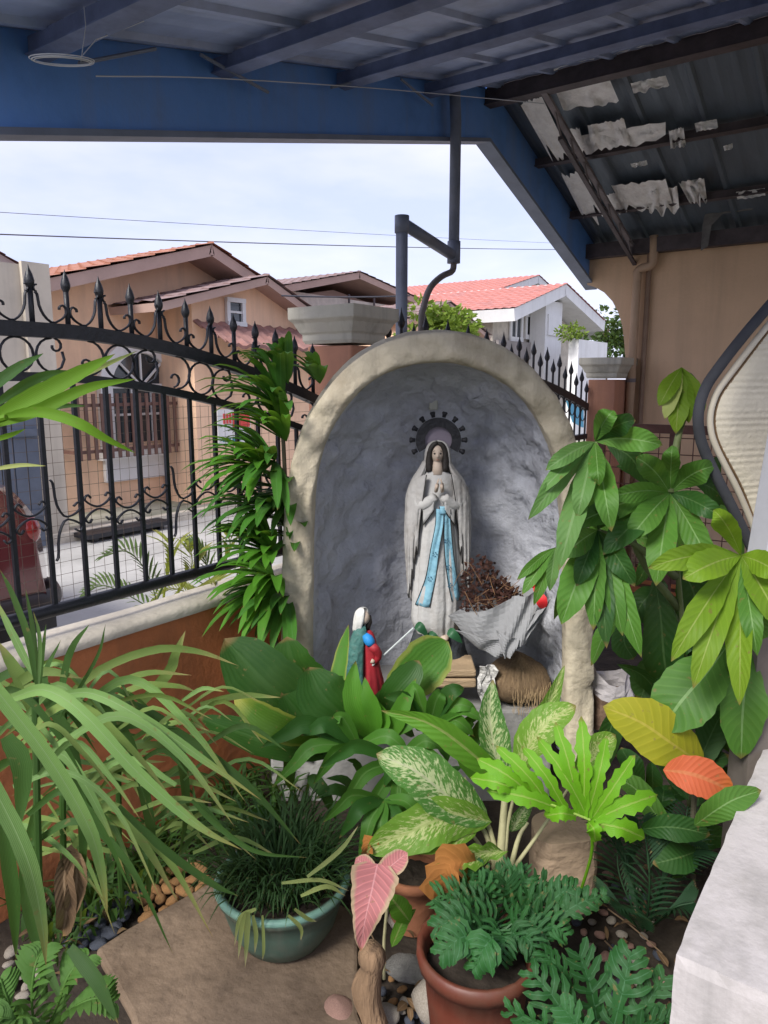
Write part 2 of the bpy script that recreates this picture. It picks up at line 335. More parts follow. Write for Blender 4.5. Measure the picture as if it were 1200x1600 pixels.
# ------------------------------------------------------------------ ground and street
def sheet(name, x0, x1, y0, y1, z, m, t=.1): return kind(MB().box((x0, y0, z - t), (x1, y1, z)).build(name, m))
YF = 2.1
kind(MB().add([(-400, -400, -.32), (400, -400, -.32), (400, 400, -.32), (-400, 400, -.32)], [(0, 1, 2, 3)]).build('ground', mat('far_ground', (.12, .12, .09), .95, .3, .05, 0)))
sheet('garden_bed', -3, 7.2, -3, 2.039, -.02, SOIL, .2)
sheet('sidewalk', -6, 40, 2.2, 3.3, -.09, ROADM, .2)
sheet('street', -30, 60, 3.42, 7.48, -.2, ROADM, .1)
sheet('near_kerb', -6, 40, 3.3, 3.42, -.08, CAPW, .2); sheet('far_kerb', -30, 60, 7.48, 7.6, -.09, CAPW, .2)
sheet('far_sidewalk', -30, 60, 7.6, 8.7, -.1, mat('verge', (.28, .27, .22), .95, .3, 2, .3, dirt=(.14, .17, .08), dscale=1.5), .15)
slab_px = [(330, 1392), (420, 1380), (560, 1440), (560, 1600), (600, 1690), (230, 1700), (205, 1600), (150, 1500), (200, 1465)]
sl = MB().prism([at(x, y, z=.0) + Z * random.uniform(-.003, .004) for x, y in slab_px], (0, 0, .035)).build('concrete_slab', CONC, fix=True, bevel=.012); kind(sl)

# low wall with plaster cap
w = thing('low_wall', 'low orange wall with pale plaster cap under the iron fence', 'wall', (1.5, YF, 0))
MB().box((-.6, 2.04, -.1), (2.55, 2.165, .737)).build('wall_body', WALLO, w, bevel=.006)
rows = []
for i in range(40):
    x = -.62 + 3.2 * i / 39
    rows.append([Vector((x, y, z_ + .006 * noise.noise(Vector((x * 5, y * 9, z_ * 7))))) for y, z_ in ((2.022, .735), (2.018, .758), (2.03, .772), (2.08, .778), (2.165, .775), (2.182, .76), (2.182, .735))])
MB().grid(rows).build('wall_cap', CAPW, w, smooth=True)

# ------------------------------------------------------------------ iron fence on the low wall
fence = thing('iron_fence', 'black wrought iron fence panel with arched top and spear points on the orange wall', 'fence', (1.5, YF, .78))
def arch_up(x): return 1.70 - .142 * max(0, abs(x - 1.16) - .1) ** 1.75 * 1.2
def arch_lo(x): return 1.566 - .15 * max(0, abs(x - 1.16) - .06) ** 1.6 * 1.15
def strip(f, th, dp, x0, x1, n=40):
    rows = []
    for i in range(n + 1):
        x = x0 + (x1 - x0) * i / n; z = f(x); rows.append([Vector((x, YF - dp, z - th)), Vector((x, YF - dp, z + th)), Vector((x, YF + dp, z + th)), Vector((x, YF + dp, z - th))])
    return MB().grid(rows, closed=True)
strip(arch_up, .021, .02, -.3, 2.5).build('top_arch', BLACK, fence)
strip(arch_lo, .013, .016, -.3, 2.5).build('lower_arch', BLACK, fence)
MB().tube([(-.3, YF, .862), (2.5, YF, .852)], .021, 10).build('bottom_rail', BLACK, fence, smooth=True)
bars = [1.082 + .1117 * i for i in range(-12, 13)]
def arcpts(c, r, a0, a1, n=10, r1=None): return [Vector((c[0] + (r + ((r1 or r) - r) * i / (n - 1)) * math.cos(RAD(a0 + (a1 - a0) * i / (n - 1))), YF - .004, c[1] + (r + ((r1 or r) - r) * i / (n - 1)) * math.sin(RAD(a0 + (a1 - a0) * i / (n - 1))))) for i in range(n)]
scr = lambda pts, w_=.0035: MB().tube(pts, w_, 6, flat=1.8).build('scroll', BLACK, fence, smooth=True)
for i, x in enumerate(bars):
    k = i - 12; big = (k % 2 == 1)
    MB().box((x - .0065, YF - .0065, .86), (x + .0065, YF + .0065, arch_lo(x))).build('bar', BLACK, fence)
    zt = 1.70 - .133 * max(0, abs(x - 1.16) - .1) ** 1.55 + .178; zb = arch_up(x)
    sp_ = MB().tube([(x, YF, zb), (x, YF, zt - .055)], .008, 8).lathe((x, YF, zt - .062), [(.008, 0), (.0135, .012), (.0145, .022), (.010, .040), (.003, .056), (.0006, .066)], 8).build('spear', BLACK, fence, smooth=True)
    z0 = arch_up(x + .056) + .012
    # cradle-shaped scroll from this bar to the next
    xn = x + .1117; lo, hi = (xn, x) if big else (x, xn); s = 1 if lo < hi else -1; zc = arch_up((x + xn) / 2) + .02
    if x < 2.4:
        top = [Vector((hi - s * .012, YF - .004, zc + .086)), Vector((hi - s * .018, YF - .004, zc + .08)), Vector((hi - s * .022, YF - .004, zc + .048)), Vector((hi - s * .036, YF - .004, zc + .02)), Vector((hi - s * .060, YF - .004, zc + .003)), Vector((lo + s * .024, YF - .004, zc + .014)), Vector((lo + s * .008, YF - .004, zc + .03)), Vector((lo + s * .007, YF - .004, zc + .046)), Vector((lo + s * .016, YF - .004, zc + .055)), Vector((lo + s * .027, YF - .004, zc + .05)), Vector((lo + s * .028, YF - .004, zc + .042))]
        scr(spline(top, 22)); scr(arcpts((hi - s * .018, zc + .098), .010, 90 if s > 0 else 90, 260 if s < 0 else -80, 7), .003)
    # rings and C-scrolls between the two arches
    if x < 2.4:
        zu, zl = arch_up(x + .055) - .022, arch_lo(x + .055) + .014; zm = (zu + zl) / 2; rr = (zu - zl) / 2
        if k % 3 == 0: scr(arcpts((x + .055, zm), rr, 0, 360, 20), .0036)
        elif k % 3 == 1: scr(arcpts((x + .05, zm), rr, 90, 270, 10)+arcpts((x + .05, zm), rr, 270, 380, 4, rr * .7)[1:]); scr(arcpts((x + .062, zm + rr * .55), rr * .45, 90, -190, 9, rr * .2))
        else: scr(arcpts((x + .06, zm), rr, 90, -90, 10)); scr(arcpts((x + .045, zm - rr * .4), rr * .5, -90, 170, 9, rr * .2))
    # middle ornament band
    if x < 2.4:
        zm = 1.155 - .02 * (k % 2)
        if k % 4 == 1:
            scr(spline([(x + .012, YF - .006, zm + .125), (x + .02, YF - .006, zm + .11), (x + .026, YF - .006, zm + .05), (x + .05, YF - .006, zm + .008), (x + .085, YF - .006, zm + .012), (xn - .006, YF - .006, zm + .03), (xn - .014, YF - .006, zm + .046), (xn - .03, YF - .006, zm + .036)], 18))
            scr(spline([(x + .012, YF - .006, zm - .125), (x + .02, YF - .006, zm - .11), (x + .026, YF - .006, zm - .05), (x + .05, YF - .006, zm - .004), (x + .085, YF - .006, zm - .012), (xn - .006, YF - .006, zm - .03), (xn - .014, YF - .006, zm - .046), (xn - .03, YF - .006, zm - .036)], 18))
        else:
            for sg in (1, -1): scr(spline([(x + .03, YF - .006, zm + sg * .034), (x + .02, YF - .006, zm + sg * .045), (x + .008, YF - .006, zm + sg * .032), (x + .03, YF - .006, zm + sg * .012), (x + .056, YF - .006, zm + sg * .004), (xn - .03, YF - .006, zm + sg * .012), (xn - .008, YF - .006, zm + sg * .032), (xn - .02, YF - .006, zm + sg * .045), (xn - .03, YF - .006, zm + sg * .034)], 20))
wm = MB()
for i in range(70): x = -.25 + i * .039; wm.tube([(x, YF + .02, .87), (x + random.uniform(-.004, .004), YF + .022, 1.2), (x, YF + .02, 1.47 + min(0, arch_lo(x) - 1.49))], .0008, 3, cap=False)
for i in range(17): z_ = .88 + i * .039; wm.tube([(-.25, YF + .021, z_ + .004), (.8, YF + .023, z_), (1.5, YF + .021, z_ - .003), (2.48, YF + .021, z_)], .0008, 3, cap=False)
wm.build('wire_mesh', WIRE, fence)

def pillar(x0, y0, wx, wy, zc, label, zbase=-.1):
    p = thing('gate_pillar', label, 'pillar', (x0 + wx / 2, y0 + wy / 2, zbase))
    MB().box((x0, y0, zbase), (x0 + wx, y0 + wy, zc - .17)).build('shaft', PILO, p, bevel=.008)
    m = MB(); lv = [(.008, -.16), (.016, -.145), (.016, -.12), (.026, -.11), (.045, -.07), (.062, -.052), (.062, 0)]
    rows = [[Vector((x0 - e, y0 - e, zc + z_)), Vector((x0 + wx + e, y0 - e, zc + z_)), Vector((x0 + wx + e, y0 + wy + e, zc + z_)), Vector((x0 - e, y0 + wy + e, zc + z_))] for e, z_ in lv]
    m.grid(rows, closed=True); m.add(rows[-1], [(0, 1, 2, 3)]); m.add(rows[0], [(3, 2, 1, 0)])
    m.build('capital', PILC, p, bevel=.004)
    return p
c1 = at(549, 535, x=2.62); c1b = at(480, 535, x=2.62)
pillar(2.62, c1.y, .22, c1b.y - c1.y, at(557, 472, x=2.54).z, 'orange gate pillar with moulded grey cap beside the arched iron fence')
c2 = at(957, 600, x=5.85); c2b = at(915, 600, x=5.85)
pillar(5.85, c2.y - .02, .34, c2b.y - c2.y, at(962, 558, x=5.77).z, 'orange gate pillar with white moulded cap beside the tan house wall')

# driveway gate between the pillars
gate = thing('driveway_gate', 'black spear-topped driveway gate between the two orange pillars', 'gate', (4.4, 2.15, -.1))
def gz(x): return 1.66 - .05 * (x - 2.96) + (-.16 * max(0, (x - 4.6) / 1.2) ** 1.5)
g2 = MB()
rows = [[Vector((x, 2.13, gz(x) - .028)), Vector((x, 2.13, gz(x) + .028)), Vector((x, 2.17, gz(x) + .028)), Vector((x, 2.17, gz(x) - .028))] for x in [3 + 2.82 * i / 30 for i in range(31)]]
g2.grid(rows, closed=True); g2.build('top_arch', BLACK, gate)
MB().box((3.0, 2.13, .1), (5.82, 2.17, .16)).build('bottom_rail', BLACK, gate); MB().box((3.0, 2.13, 1.1), (5.82, 2.17, 1.14)).build('middle_rail', BLACK, gate)
for i in range(25):
    x = 3.05 + i * .115; zt = gz(x) + (.26 if i % 2 else .2)
    MB().tube([(x, 2.15, .1), (x, 2.15, zt - .07)], .008, 6).lathe((x, 2.15, zt - .09), [(.008, 0), (.017, .015), (.019, .03), (.013, .05), (.004, .08), (.001, .1)], 6).build('bar', BLACK, gate)
    if i < 24: MB().tube([(x + .057 + .045 * math.cos(a * .52), 2.15, gz(x) - .09 + .05 * math.sin(a * .52)) for a in range(13)], .004, 5).build('scroll', BLACK, gate)
bl = mat('blue_tarp', (.10, .42, .62), .5, .1, 5, .1)
tag(MB().prism([at(x, y, y=3.0) for x, y in ((885, 620), (912, 640), (912, 668), (897, 660))], (0, .02, 0)).build('blue_tarp', bl), 'light blue tarp showing through the driveway gate', 'tarp')

# ------------------------------------------------------------------ carport roof
roof = thing('carport_roof', 'gabled carport roof with blue fascia and torn foil lining over the garden', 'roof', (4.3, .6, 2.3))
XR, ZR, XW, YR, YB = 4.34, 3.36, 6.45, 2.32, -1.2
zr = lambda x: ZR - .344 * (x - XR)
zl = lambda x: ZR - .04 - .24 * (XR - x)
X0 = 1.0
# fascia boards along the two rakes
MB().prism([(X0, YR, zl(X0)), (XR, YR, zl(XR)), (XR, YR, 3.03), (X0, YR, 2.235)], (0, .05, 0)).build('fascia_board', BLUE, roof)
MB().prism([(XR, YR, zr(XR)), (6.30, YR, zr(6.30)), (6.30, YR, 2.345), (XR, YR, 3.03)], (0, .05, 0)).build('fascia_board', BLUE, roof)
MB().prism([(X0, YR - .03, 2.215), (XR, YR - .03, 3.01), (XR, YR - .03, 3.032), (X0, YR - .03, 2.237)], (0, .1, 0)).build('fascia_edge', BLUEG, roof)
MB().prism([(XR, YR - .03, 3.01), (6.32, YR - .03, 2.325), (6.32, YR - .03, 2.347), (XR, YR - .03, 3.032)], (0, .1, 0)).build('fascia_edge', BLUEG, roof)
# metal sheets, each with a folded seam rib on its underside edge
def rsheet(xa, za, xb, zb, y, wd, m):
    n = 8; prof = [(0, 0), (.012, -.022), (.035, -.022), (.047, 0)] + [(.047 + (wd - .047) * i / n, .0025 * math.sin(i * 2.2)) for i in range(1, n + 1)]
    MB().grid([[Vector((xa, y + a, za + c)) for a, c in prof], [Vector((xb, y + a, zb + c)) for a, c in prof]]).build('roof_sheet', m, roof, solid=.0015)
y = YB
while y < YR - .05:
    wd = min(.34, YR - y + .1)
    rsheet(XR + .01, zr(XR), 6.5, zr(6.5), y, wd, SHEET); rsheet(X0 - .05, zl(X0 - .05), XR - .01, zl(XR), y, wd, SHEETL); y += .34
def along(x, z, w_, h_, m, nm='purlin', ya=YB, yb=YR - .001):
    """channel-shaped purlin along Y hanging under the sheet"""
    MB().box((x - w_ / 2, ya, z - h_), (x + w_ / 2, yb, z)).box((x - w_ / 2 - .012, ya, z - h_ - .006), (x + w_ / 2 + .012, yb, z - h_ - .001)).build(nm, m, roof)
nR = Vector((.344, 0, 1)).normalized()
def on_r(px, py, off=.05):
    r = ray(px, py); p0 = Vector((XR, 0, ZR)) - nR * off; t = (p0 - CAM).dot(nR) / r.dot(nR); return CAM + r * t
for q_ in ((880, 118), (910, 246), (987, 327)): x = on_r(*q_, .06).x; along(x, zr(x) - .024, .05, .045, STEEL)
along(XR, ZR - .06, .06, .08, STEEL, 'ridge_beam')
for x in (1.4, 2.15, 2.9, 3.65): along(x, zl(x) - .024, .05, .05, mat('hazed_steel', (.15, .19, .33), .65, .3, 8, .15, 40))  # left purlins: steel tinted blue, the haze is painted in
# rafters across, down both slopes
def rafter(yc, xa, xb, fz, h_, m, w_=.05, off=.12): MB().prism([(xa, yc, fz(xa) - off), (xb, yc, fz(xb) - off), (xb, yc, fz(xb) - off - h_), (xa, yc, fz(xa) - off - h_)], (0, w_, 0)).build('rafter', m, roof)
rafter(-.5, X0, XR, zl, .08, STEEL2); rafter(-.5, XR, 6.2, zr, .08, STEEL)
rafter(1.93, XR, 6.2, zr, .022, STEEL2, .035, .125); rafter(1.93, 4.6, 6.2, lambda x: zr(x) - .10, .02, STEEL, .03, .125)
for i in range(7):
    xa = 4.5 + i * .25
    MB().tube([(xa, 1.945, zr(xa) - .14), (xa + .13, 1.945, zr(xa + .13) - .235)], .008, 5).build('truss_web', STEEL2, roof)
for (xa, xb, sgn) in ((1.5, 1.8, 1), (2.0, 2.35, -1), (2.75, 3.1, 1), (3.3, 3.6, -1)):   # thin braces against the fascia
    MB().tube([(xa, 2.25, zl(xa) - (.1 if sgn > 0 else .03)), (xb, 2.25, zl(xb) - (.03 if sgn > 0 else .14))], .007, 5).build('brace', BLUEG, roof)
# wall plate at the low edge
MB().box((6.10, YB, zr(6.2) - .17), (6.19, YR, zr(6.2) - .06)).build('wall_plate', STEEL, roof)
# torn remnants of foil lining
def foil(quad, curl=.02, nx=16, ny=7, ridge=0., off=.06):
    a, b, c, d = quad; rows = []; s = random.random() * 50
    for j in range(ny + 1):
        v = j / ny; row = []
        for i in range(nx + 1):
            u = i / nx; jag = (.5 + .5 * noise.noise(Vector((u * 7, s, 3)))) if j == ny else 1; jag0 = noise.noise(Vector((u * 9, s, 9))) * .12
            vv = v * (.98 + .4 * noise.noise(Vector((u * 5 + s, 0, 1)))) + jag0 * (1 - v)
            x_ = (a[0] * (1 - u) + b[0] * u) * (1 - vv) + (d[0] * (1 - u) + c[0] * u) * vv; y_ = (a[1] * (1 - u) + b[1] * u) * (1 - vv) + (d[1] * (1 - u) + c[1] * u) * vv
            o_ = off + curl * noise.noise(Vector((u * 4 + s, v * 3, 5))) + curl * v * v + ridge * math.sin(u * nx * math.pi)
            row.append(on_r(x_, y_, o_))
        rows.append(row)
    MB().grid(rows).build('foil_remnant', FOIL, roof, smooth=not ridge)
foil([(868, 142), (950, 118), (968, 160), (880, 172)]); foil([(900, 212), (1040, 190), (1040, 216), (915, 240)])
foil([(955, 290), (1040, 280), (1052, 322), (978, 330)]); foil([(1060, 285), (1100, 278), (1105, 315), (1078, 318)], curl=.06)
foil([(842, 98), (925, 78), (928, 92), (850, 112)]); foil([(940, 75), (1015, 58), (1020, 70), (945, 88)]); foil([(1075, 75), (1165, 55), (1160, 66), (1080, 84)], curl=.04)
foil([(985, 256), (1010, 250), (1012, 258), (988, 262)]); foil([(1130, 228), (1145, 224), (1145, 232), (1132, 236)])
foil([(985, 130), (1040, 118), (1046, 134), (990, 146)], curl=.03); foil([(1045, 205), (1068, 200), (1072, 228), (1048, 232)], curl=.05); foil([(1010, 300), (1058, 292), (1062, 330), (1015, 334)], curl=.04)
foil([(860, 120), (940, 100), (948, 116), (866, 138)], curl=.02); foil([(918, 196), (975, 186), (985, 226), (925, 238)], curl=.03); foil([(1085, 192), (1120, 186), (1122, 200), (1088, 206)], curl=.03); foil([(1150, 300), (1195, 294), (1196, 306), (1152, 312)], curl=.03)
foil([(812, 162), (846, 150), (892, 245), (862, 250)], curl=.008, nx=22, ridge=.007); foil([(878, 275), (915, 268), (945, 335), (912, 342)], curl=.008, nx=22, ridge=.007)
foil([(880, 205), (905, 200), (915, 238), (898, 242)], curl=.008); foil([(948, 305), (965, 300), (978, 330), (962, 334)], curl=.008)
# hanging rag at the low purlin
fr = MB(); pts = [at(x, y, x=6.05) for x, y in ((1105, 318), (1150, 312), (1178, 310), (1176, 328), (1130, 334), (1112, 352), (1106, 385), (1095, 392), (1098, 352))]
fr.prism(pts, (-.004, 0, 0)).build('hanging_rag', mat('grey_rag', (.17, .165, .16), .9, .3, 12, .3), roof)

# downspouts at the gable, wires
def pipe(name, pts, r, m, label, fit=(), n=14):
    t = thing(name, label, 'pipe', pts[-1]); MB().tube(pts, r, n).build('pipe', m, t, smooth=True)
    for a, b in fit: MB().tube([a, b], r * 1.22, n).build('coupling', m, t, smooth=True)
    return t
P2 = lambda x, y: at(x, y, y=2.24)
v1, v2, v3, v4 = P2(709, 95), P2(709, 400), P2(628, 348), P2(632, 520)
pipe('downspout', [v1, Vector((v2.x, v2.y, v1.z - .3)), v2 + Z * .05, v2, v2.lerp(v3, .5), v3, v3 - Z * .02, Vector((v3.x, v3.y, 1.0))], .031, GPIPE, 'thick grey downspout that steps sideways above the grotto', [(v3 + Z * .034, v3 - Z * .05), (v2 + Z * .08, v2 - Z * .04)])
q = [P2(709, 395), P2(709, 412), P2(706, 424), P2(690, 432), P2(672, 450), P2(662, 480), P2(658, 520)]
pipe('drain_hose', spline(q + [Vector((q[-1].x, q[-1].y, 1.0))], 24), .018, mat('brown_hose', (.12, .105, .10), .6, .25, 6, .1), 'thin curved brown drain pipe below the grey downspout')
def wire(a, b, sag, r, label, m=None, seg=24):
    pts = [a.lerp(b, i / seg) - Z * sag * 4 * (i / seg) * (1 - i / seg) for i in range(seg + 1)]
    return tag(MB().tube(pts, r, 5).build('overhead_wire', m or mat('cable', (.05, .05, .06), .6, 0, 3, 0)), label, 'wire')
wire(at(-60, 364, y=9), at(1200, 380, y=7.2), .25, .008, 'dark power line crossing the sky above the peach house ridge'); wire(at(-60, 328, y=10), at(1200, 385, y=8.4), .2, .004, 'thin faint cable high above the other power line')
wire(at(440, 462, y=7), at(640, 462, y=6.5), .02, .012, 'pale cable in front of the brown roof')['label'] = 'pale cable strung in front of the brown roof'
tw = mat('white_twine', (.6, .62, .66), .8, .1, 5, 0)
tl = [at(150, 119, y=2.22), at(330, 122, y=2.24), at(560, 136, y=2.24), at(700, 148, y=2.2), at(850, 162, y=2.0)]
tag(MB().tube(spline(tl, 30), .0022, 5).build('twine', tw), 'thin twine stretched along the blue fascia', 'twine')
ring = MB(); c = at(98, 96, y=2.0)
for k in range(4):
    ax = Vector((math.cos(YAW + 1.57), math.sin(YAW + 1.57), 0)); R_ = .072 + .004 * k; o = Vector((random.uniform(-.004, .004), random.uniform(-.004, .004), random.uniform(-.005, .005)))
    ring.tube([c + o + RGT * R_ * math.cos(a / 24 * 6.283) + (H * .8 + Z * .18).normalized() * R_ * math.sin(a / 24 * 6.283) for a in range(25)], .0014, 4)
ring.tube([c + RGT * .05 + Z * .01, at(150, 62, y=2.0), at(225, 33, y=2.0)], .0014, 4); ring.tube([c + RGT * .05, at(134, 40, y=2.0), at(131, 10, y=2.0)], .0012, 4)
tag(ring.build('wire_coil', tw), 'white coil of wire hanging from the roof by the blue fascia', 'wire coil')

# ------------------------------------------------------------------ tan house wall with arch corner
hw = thing('house_wall', 'tan house side wall with arched corner below the carport roof', 'wall', (6.25, .8, 0))
E_ = [(910, 372), (918, 445), (930, 449), (944, 457), (957, 471), (966, 488), (972, 508), (975, 530), (977, 560), (979, 660)]
poly = [Vector((6.2, -2.5, 2.62)), at(906, 372, x=6.2)] + [at(x, y, x=6.2) for x, y in E_[1:]]; poly[1].z = 2.62
poly += [Vector((6.2, poly[-1].y, -.1)), Vector((6.2, -2.5, -.1))]
MB().prism(poly, (.16, 0, 0)).build('wall_body', TAN, hw)
pa = at(1003, 432, x=6.12); pb = at(985, 660, x=6.12); yy = (pa.y + pb.y) / 2
q = [at(1022, 368, x=6.12), at(1021, 405, x=6.12), at(1016, 415, x=6.12), at(1003, 419, x=6.12), at(996, 424, x=6.12)]
dp = pipe('wall_downspout', spline(q, 12) + [Vector((6.12, q[-1].y - .0, q[-1].z - .08)), Vector((6.12, q[-1].y, 0))], .033, PVC, 'tan painted downspout on the tan house wall')
for zz in (1.55, 1.0): MB().tube([(6.12, q[-1].y, zz), (6.12, q[-1].y, zz + .03)], .038, 12).build('bracket', STEEL2, dp)
MB().tube([(6.17, q[-1].y - .075, 2.58), (6.17, q[-1].y - .075, 0)], .022, 8).build('shadow_strip', mat('shadow_brown', (.24, .155, .105), .6), dp)  # brown tube standing in for the shadow line beside the downspout
# ------------------------------------------------------------------ houses across the street
def gable_roof(parent, xl, zl_, xm, zm, xr_, zr_, ya, yb, m, ms, th=.12, tile=.0):
    """two roof slabs with ridge along Y at xm; soffit-coloured underside and rake board"""
    for (xa, za, xb, zb) in ((xl, zl_, xm, zm), (xr_, zr_, xm, zm)):
        s = MB(); s.mats = [m, ms]; d = Vector((xb - xa, 0, zb - za)); nrm = Vector((-d.z, 0, d.x)).normalized(); nrm *= 1 if nrm.z > 0 else -1
        a, b = Vector((xa, ya, za)), Vector((xb, ya, zb)); Yv = Vector((0, yb - ya, 0))
        # underside slab
        s.hexa([a - nrm * th, b - nrm * th, b - nrm * .02, a - nrm * .02, a - nrm * th + Yv, b - nrm * th + Yv, b - nrm * .02 + Yv, a - nrm * .02 + Yv]).build('soffit', ms, parent, fix=True)
        if xa == xl: apL = b - nrm * th
        else: MB().prism([(xm, ya - .005, zm + .012), apL + Vector((-.03, -.005, .02)), apL + Vector((-.0, -.005, -.004)), b - nrm * th + Vector((0, -.005, -.004)), b - nrm * th + Vector((.03, -.005, .02))], Yv * .98).build('ridge_board', ms, parent)
        # tiles: corrugated rows
        n = max(6, int(abs(yb - ya) / .17)); k = max(3, int(d.length / .32)); rows = []
        for i in range(k * 2 + 1):
            t = (i // 2 + (i % 2)) / k if i else 0; t = min(1, (i + 1) // 2 / k); lift = .018 if i % 2 == 0 else -.0
            rows.append([a.lerp(b, t) + nrm * (lift + .014 * math.sin(j * math.pi / 1.5)) + Vector((0, -.04 + (yb - ya + .08) * j / (n * 2), 0)) for j in range(n * 2 + 1)])
        MB().grid(rows).build('roof_tiles', m, parent)

def window(parent, pts, m=WHITE, depth=.05, nx=2, ny=1, fw=.06):
    """pts: lower-left, lower-right, upper-right, upper-left on a wall, frame stands proud towards the street (-Y) or given normal"""
    a, b, c, d = [Vector(p) for p in pts]; nrm = (b - a).cross(d - a).normalized()
    f = MB(); U = (b - a).normalized(); V = (d - a).normalized(); w_, h_ = (b - a).length, (d - a).length
    def bar(u0, v0, u1, v1, e=0.):
        q = [a + U * u + V * v for u, v in ((u0, v0), (u1, v0), (u1, v1), (u0, v1))]; f.hexa([p + nrm * .002 for p in q] + [p + nrm * (depth + e) for p in q])
    bar(-fw, -fw, w_ + fw, 0, .02); bar(-fw, h_, w_ + fw, h_ + fw, .01); bar(-fw, 0, 0, h_); bar(w_, 0, w_ + fw, h_)
    for i in range(1, nx): bar(w_ * i / nx - fw * .3, 0, w_ * i / nx + fw * .3, h_, -.01)
    for i in range(1, ny): bar(0, h_ * i / ny - fw * .25, w_, h_ * i / ny + fw * .25, -.013)
    o = f.build('window', m, parent, fix=False)
    MB().add([p + nrm * .012 for p in (a, b, c, d)], [(0, 1, 2, 3)]).build('pane', GLASS, o).matrix_parent_inverse = Matrix.Identity(4)
    return o

hs = thing('peach_house', 'peach house with orange tiled gable roof and arched window across the street', 'house', (7, 8.6, -.1))
# object space of children equals world; panes are parented two levels deep, so undo the empty's offset for them
YA, YBk = 8.0, 16
apx = at(331, 380, y=YA); ra = at(402, 432, y=YA)
sl1 = (apx.z - at(75, 432, y=YA).z) / (apx.x - at(75, 432, y=YA).x); xl = 3.6
gable_roof(hs, xl, apx.z - sl1 * (apx.x - xl), apx.x, apx.z, apx.x + 3.2, apx.z - .37 * 3.2, YA, YBk, RTILE, MAUVE, .16)
yw = 8.55
zL = lambda x: (apx.z - sl1 * (apx.x - x) if x < apx.x else apx.z - .37 * (x - apx.x)) - .15
MB().prism([(4.05, yw, -.1), (10.2, yw, -.1), (10.2, yw, zL(10.2)), (apx.x, yw, zL(apx.x)), (4.05, yw, zL(4.05))], (0, 6, 0)).build('wall', PEACH, hs)
# porch bay with its own gable
yp = 7.5; ap2 = at(418, 430, y=yp); l2 = at(250, 470, y=yp); r2 = at(508, 498, y=yp)
gable_roof(hs, l2.x, l2.z, ap2.x, ap2.z, r2.x, r2.z, yp, 9.5, BRTILE, MAUVE, .12)
bx0, bx1 = at(300, 500, y=yp + .3).x, at(500, 500, y=yp + .3).x
zz2 = lambda x: ap2.z - .12 - ((ap2.z - l2.z) / (ap2.x - l2.x) * (ap2.x - x) if x < ap2.x else (ap2.z - r2.z) / (r2.x - ap2.x) * (x - ap2.x))
MB().prism([(bx0, yp + .3, -.1), (bx1, yp + .3, -.1), (bx1, yp + .3, zz2(bx1)), (ap2.x, yp + .3, zz2(ap2.x)), (bx0, yp + .3, zz2(bx0))], (0, .735, 0)).build('porch_wall', PEACH, hs)
ywp = yp + .296
W4 = lambda x0, y0, x1, y1, yy: [at(x0, y1, y=yy), Vector((at(x1, y1, y=yy).x, yy, at(x0, y1, y=yy).z)), Vector((at(x1, y1, y=yy).x, yy, at(x0, y0, y=yy).z)), Vector((at(x0, y1, y=yy).x, yy, at(x0, y0, y=yy).z))]
def flip(p): return p
window(hs, W4(357, 472, 376, 502, ywp), nx=1, ny=2)
# tiled awning under the porch gable
aw = [at(302, 505, y=ywp), at(452, 520, y=ywp)]; awf = [at(345, 545, y=yp - .35), at(478, 560, y=yp - .35)]
za, zb_ = aw[0].z, aw[0].z - .32; x0, x1 = aw[0].x, bx1 + .15; rows = []
for i in range(11):
    t = (i + 1) // 2 / 5; rows.append([Vector((x0 + (x1 - x0) * j / 40, ywp - .75 * t, za + (zb_ - za) * t + (.03 if i % 2 == 0 else 0) + .02 * math.sin(j * 1.9))) for j in range(41)])
MB().grid(rows).build('awning', AWN, hs, solid=.03)
# arched window: white surround, dark fan light, panes and a brown railing cage
wx0, wx1 = at(172, 640, y=yw).x, at(264, 640, y=yw).x; cx = (wx0 + wx1) / 2; rw = (wx1 - wx0) / 2; zs = at(218, 603, y=yw).z; zb = at(218, 690, y=yw).z
arc = [Vector((cx + rw * math.cos(a), yw, zs + rw * .92 * math.sin(a))) for a in [math.pi * i / 20 for i in range(21)]]; big = [Vector((cx + (rw + .18) * math.cos(a), yw, zs + (rw * .92 + .18) * math.sin(a))) for a in [math.pi * i / 20 for i in range(21)]]
sur = MB().grid([[p + Vector((0, -.002, 0)) for p in big], [p + Vector((0, -.09, 0)) for p in big], [p + Vector((0, -.09, 0)) for p in arc], [p + Vector((0, -.002, 0)) for p in arc]])
for x_, x2_ in ((wx0 - .18, wx0), (wx1, wx1 + .18)): sur.box((x_, yw - .09, zb - .1), (x2_, yw - .002, zs))
sur.box((wx0 - .24, yw - .14, zb - .2), (wx1 + .24, yw - .002, zb - .1)); sur.box((wx0 - .16, yw - .06, zb - .5), (wx1 + .16, yw - .002, zb - .201)); sur.box((wx0, yw - .07, zs - .03), (wx1, yw - .02, zs + .03))
for a in (.25, .5, .75): sur.tube([(cx, yw - .05, zs), (cx + rw * math.cos(math.pi * a), yw - .05, zs + rw * .92 * math.sin(math.pi * a))], .018, 5)
for t in (1 / 3, 2 / 3): sur.box((wx0 + 2 * rw * t - .02, yw - .06, zb), (wx0 + 2 * rw * t + .02, yw - .03, zs))
sur.box((wx0, yw - .058, (zb + zs) / 2 - .015), (wx1, yw - .032, (zb + zs) / 2 + .015))
aw_ = sur.build('arched_window', WHITE, hs)
MB().add(arc + [Vector((wx0, yw, zb)), Vector((wx1, yw, zb))], [tuple(range(21)) + (21, 22)]).build('pane', GLASS, hs).location.y = -.015
rx0, rx1 = at(112, 640, y=8.2).x, at(304, 640, y=8.2).x; rzt, rzb = at(118, 634, y=8.2).z, at(118, 708, y=8.2).z
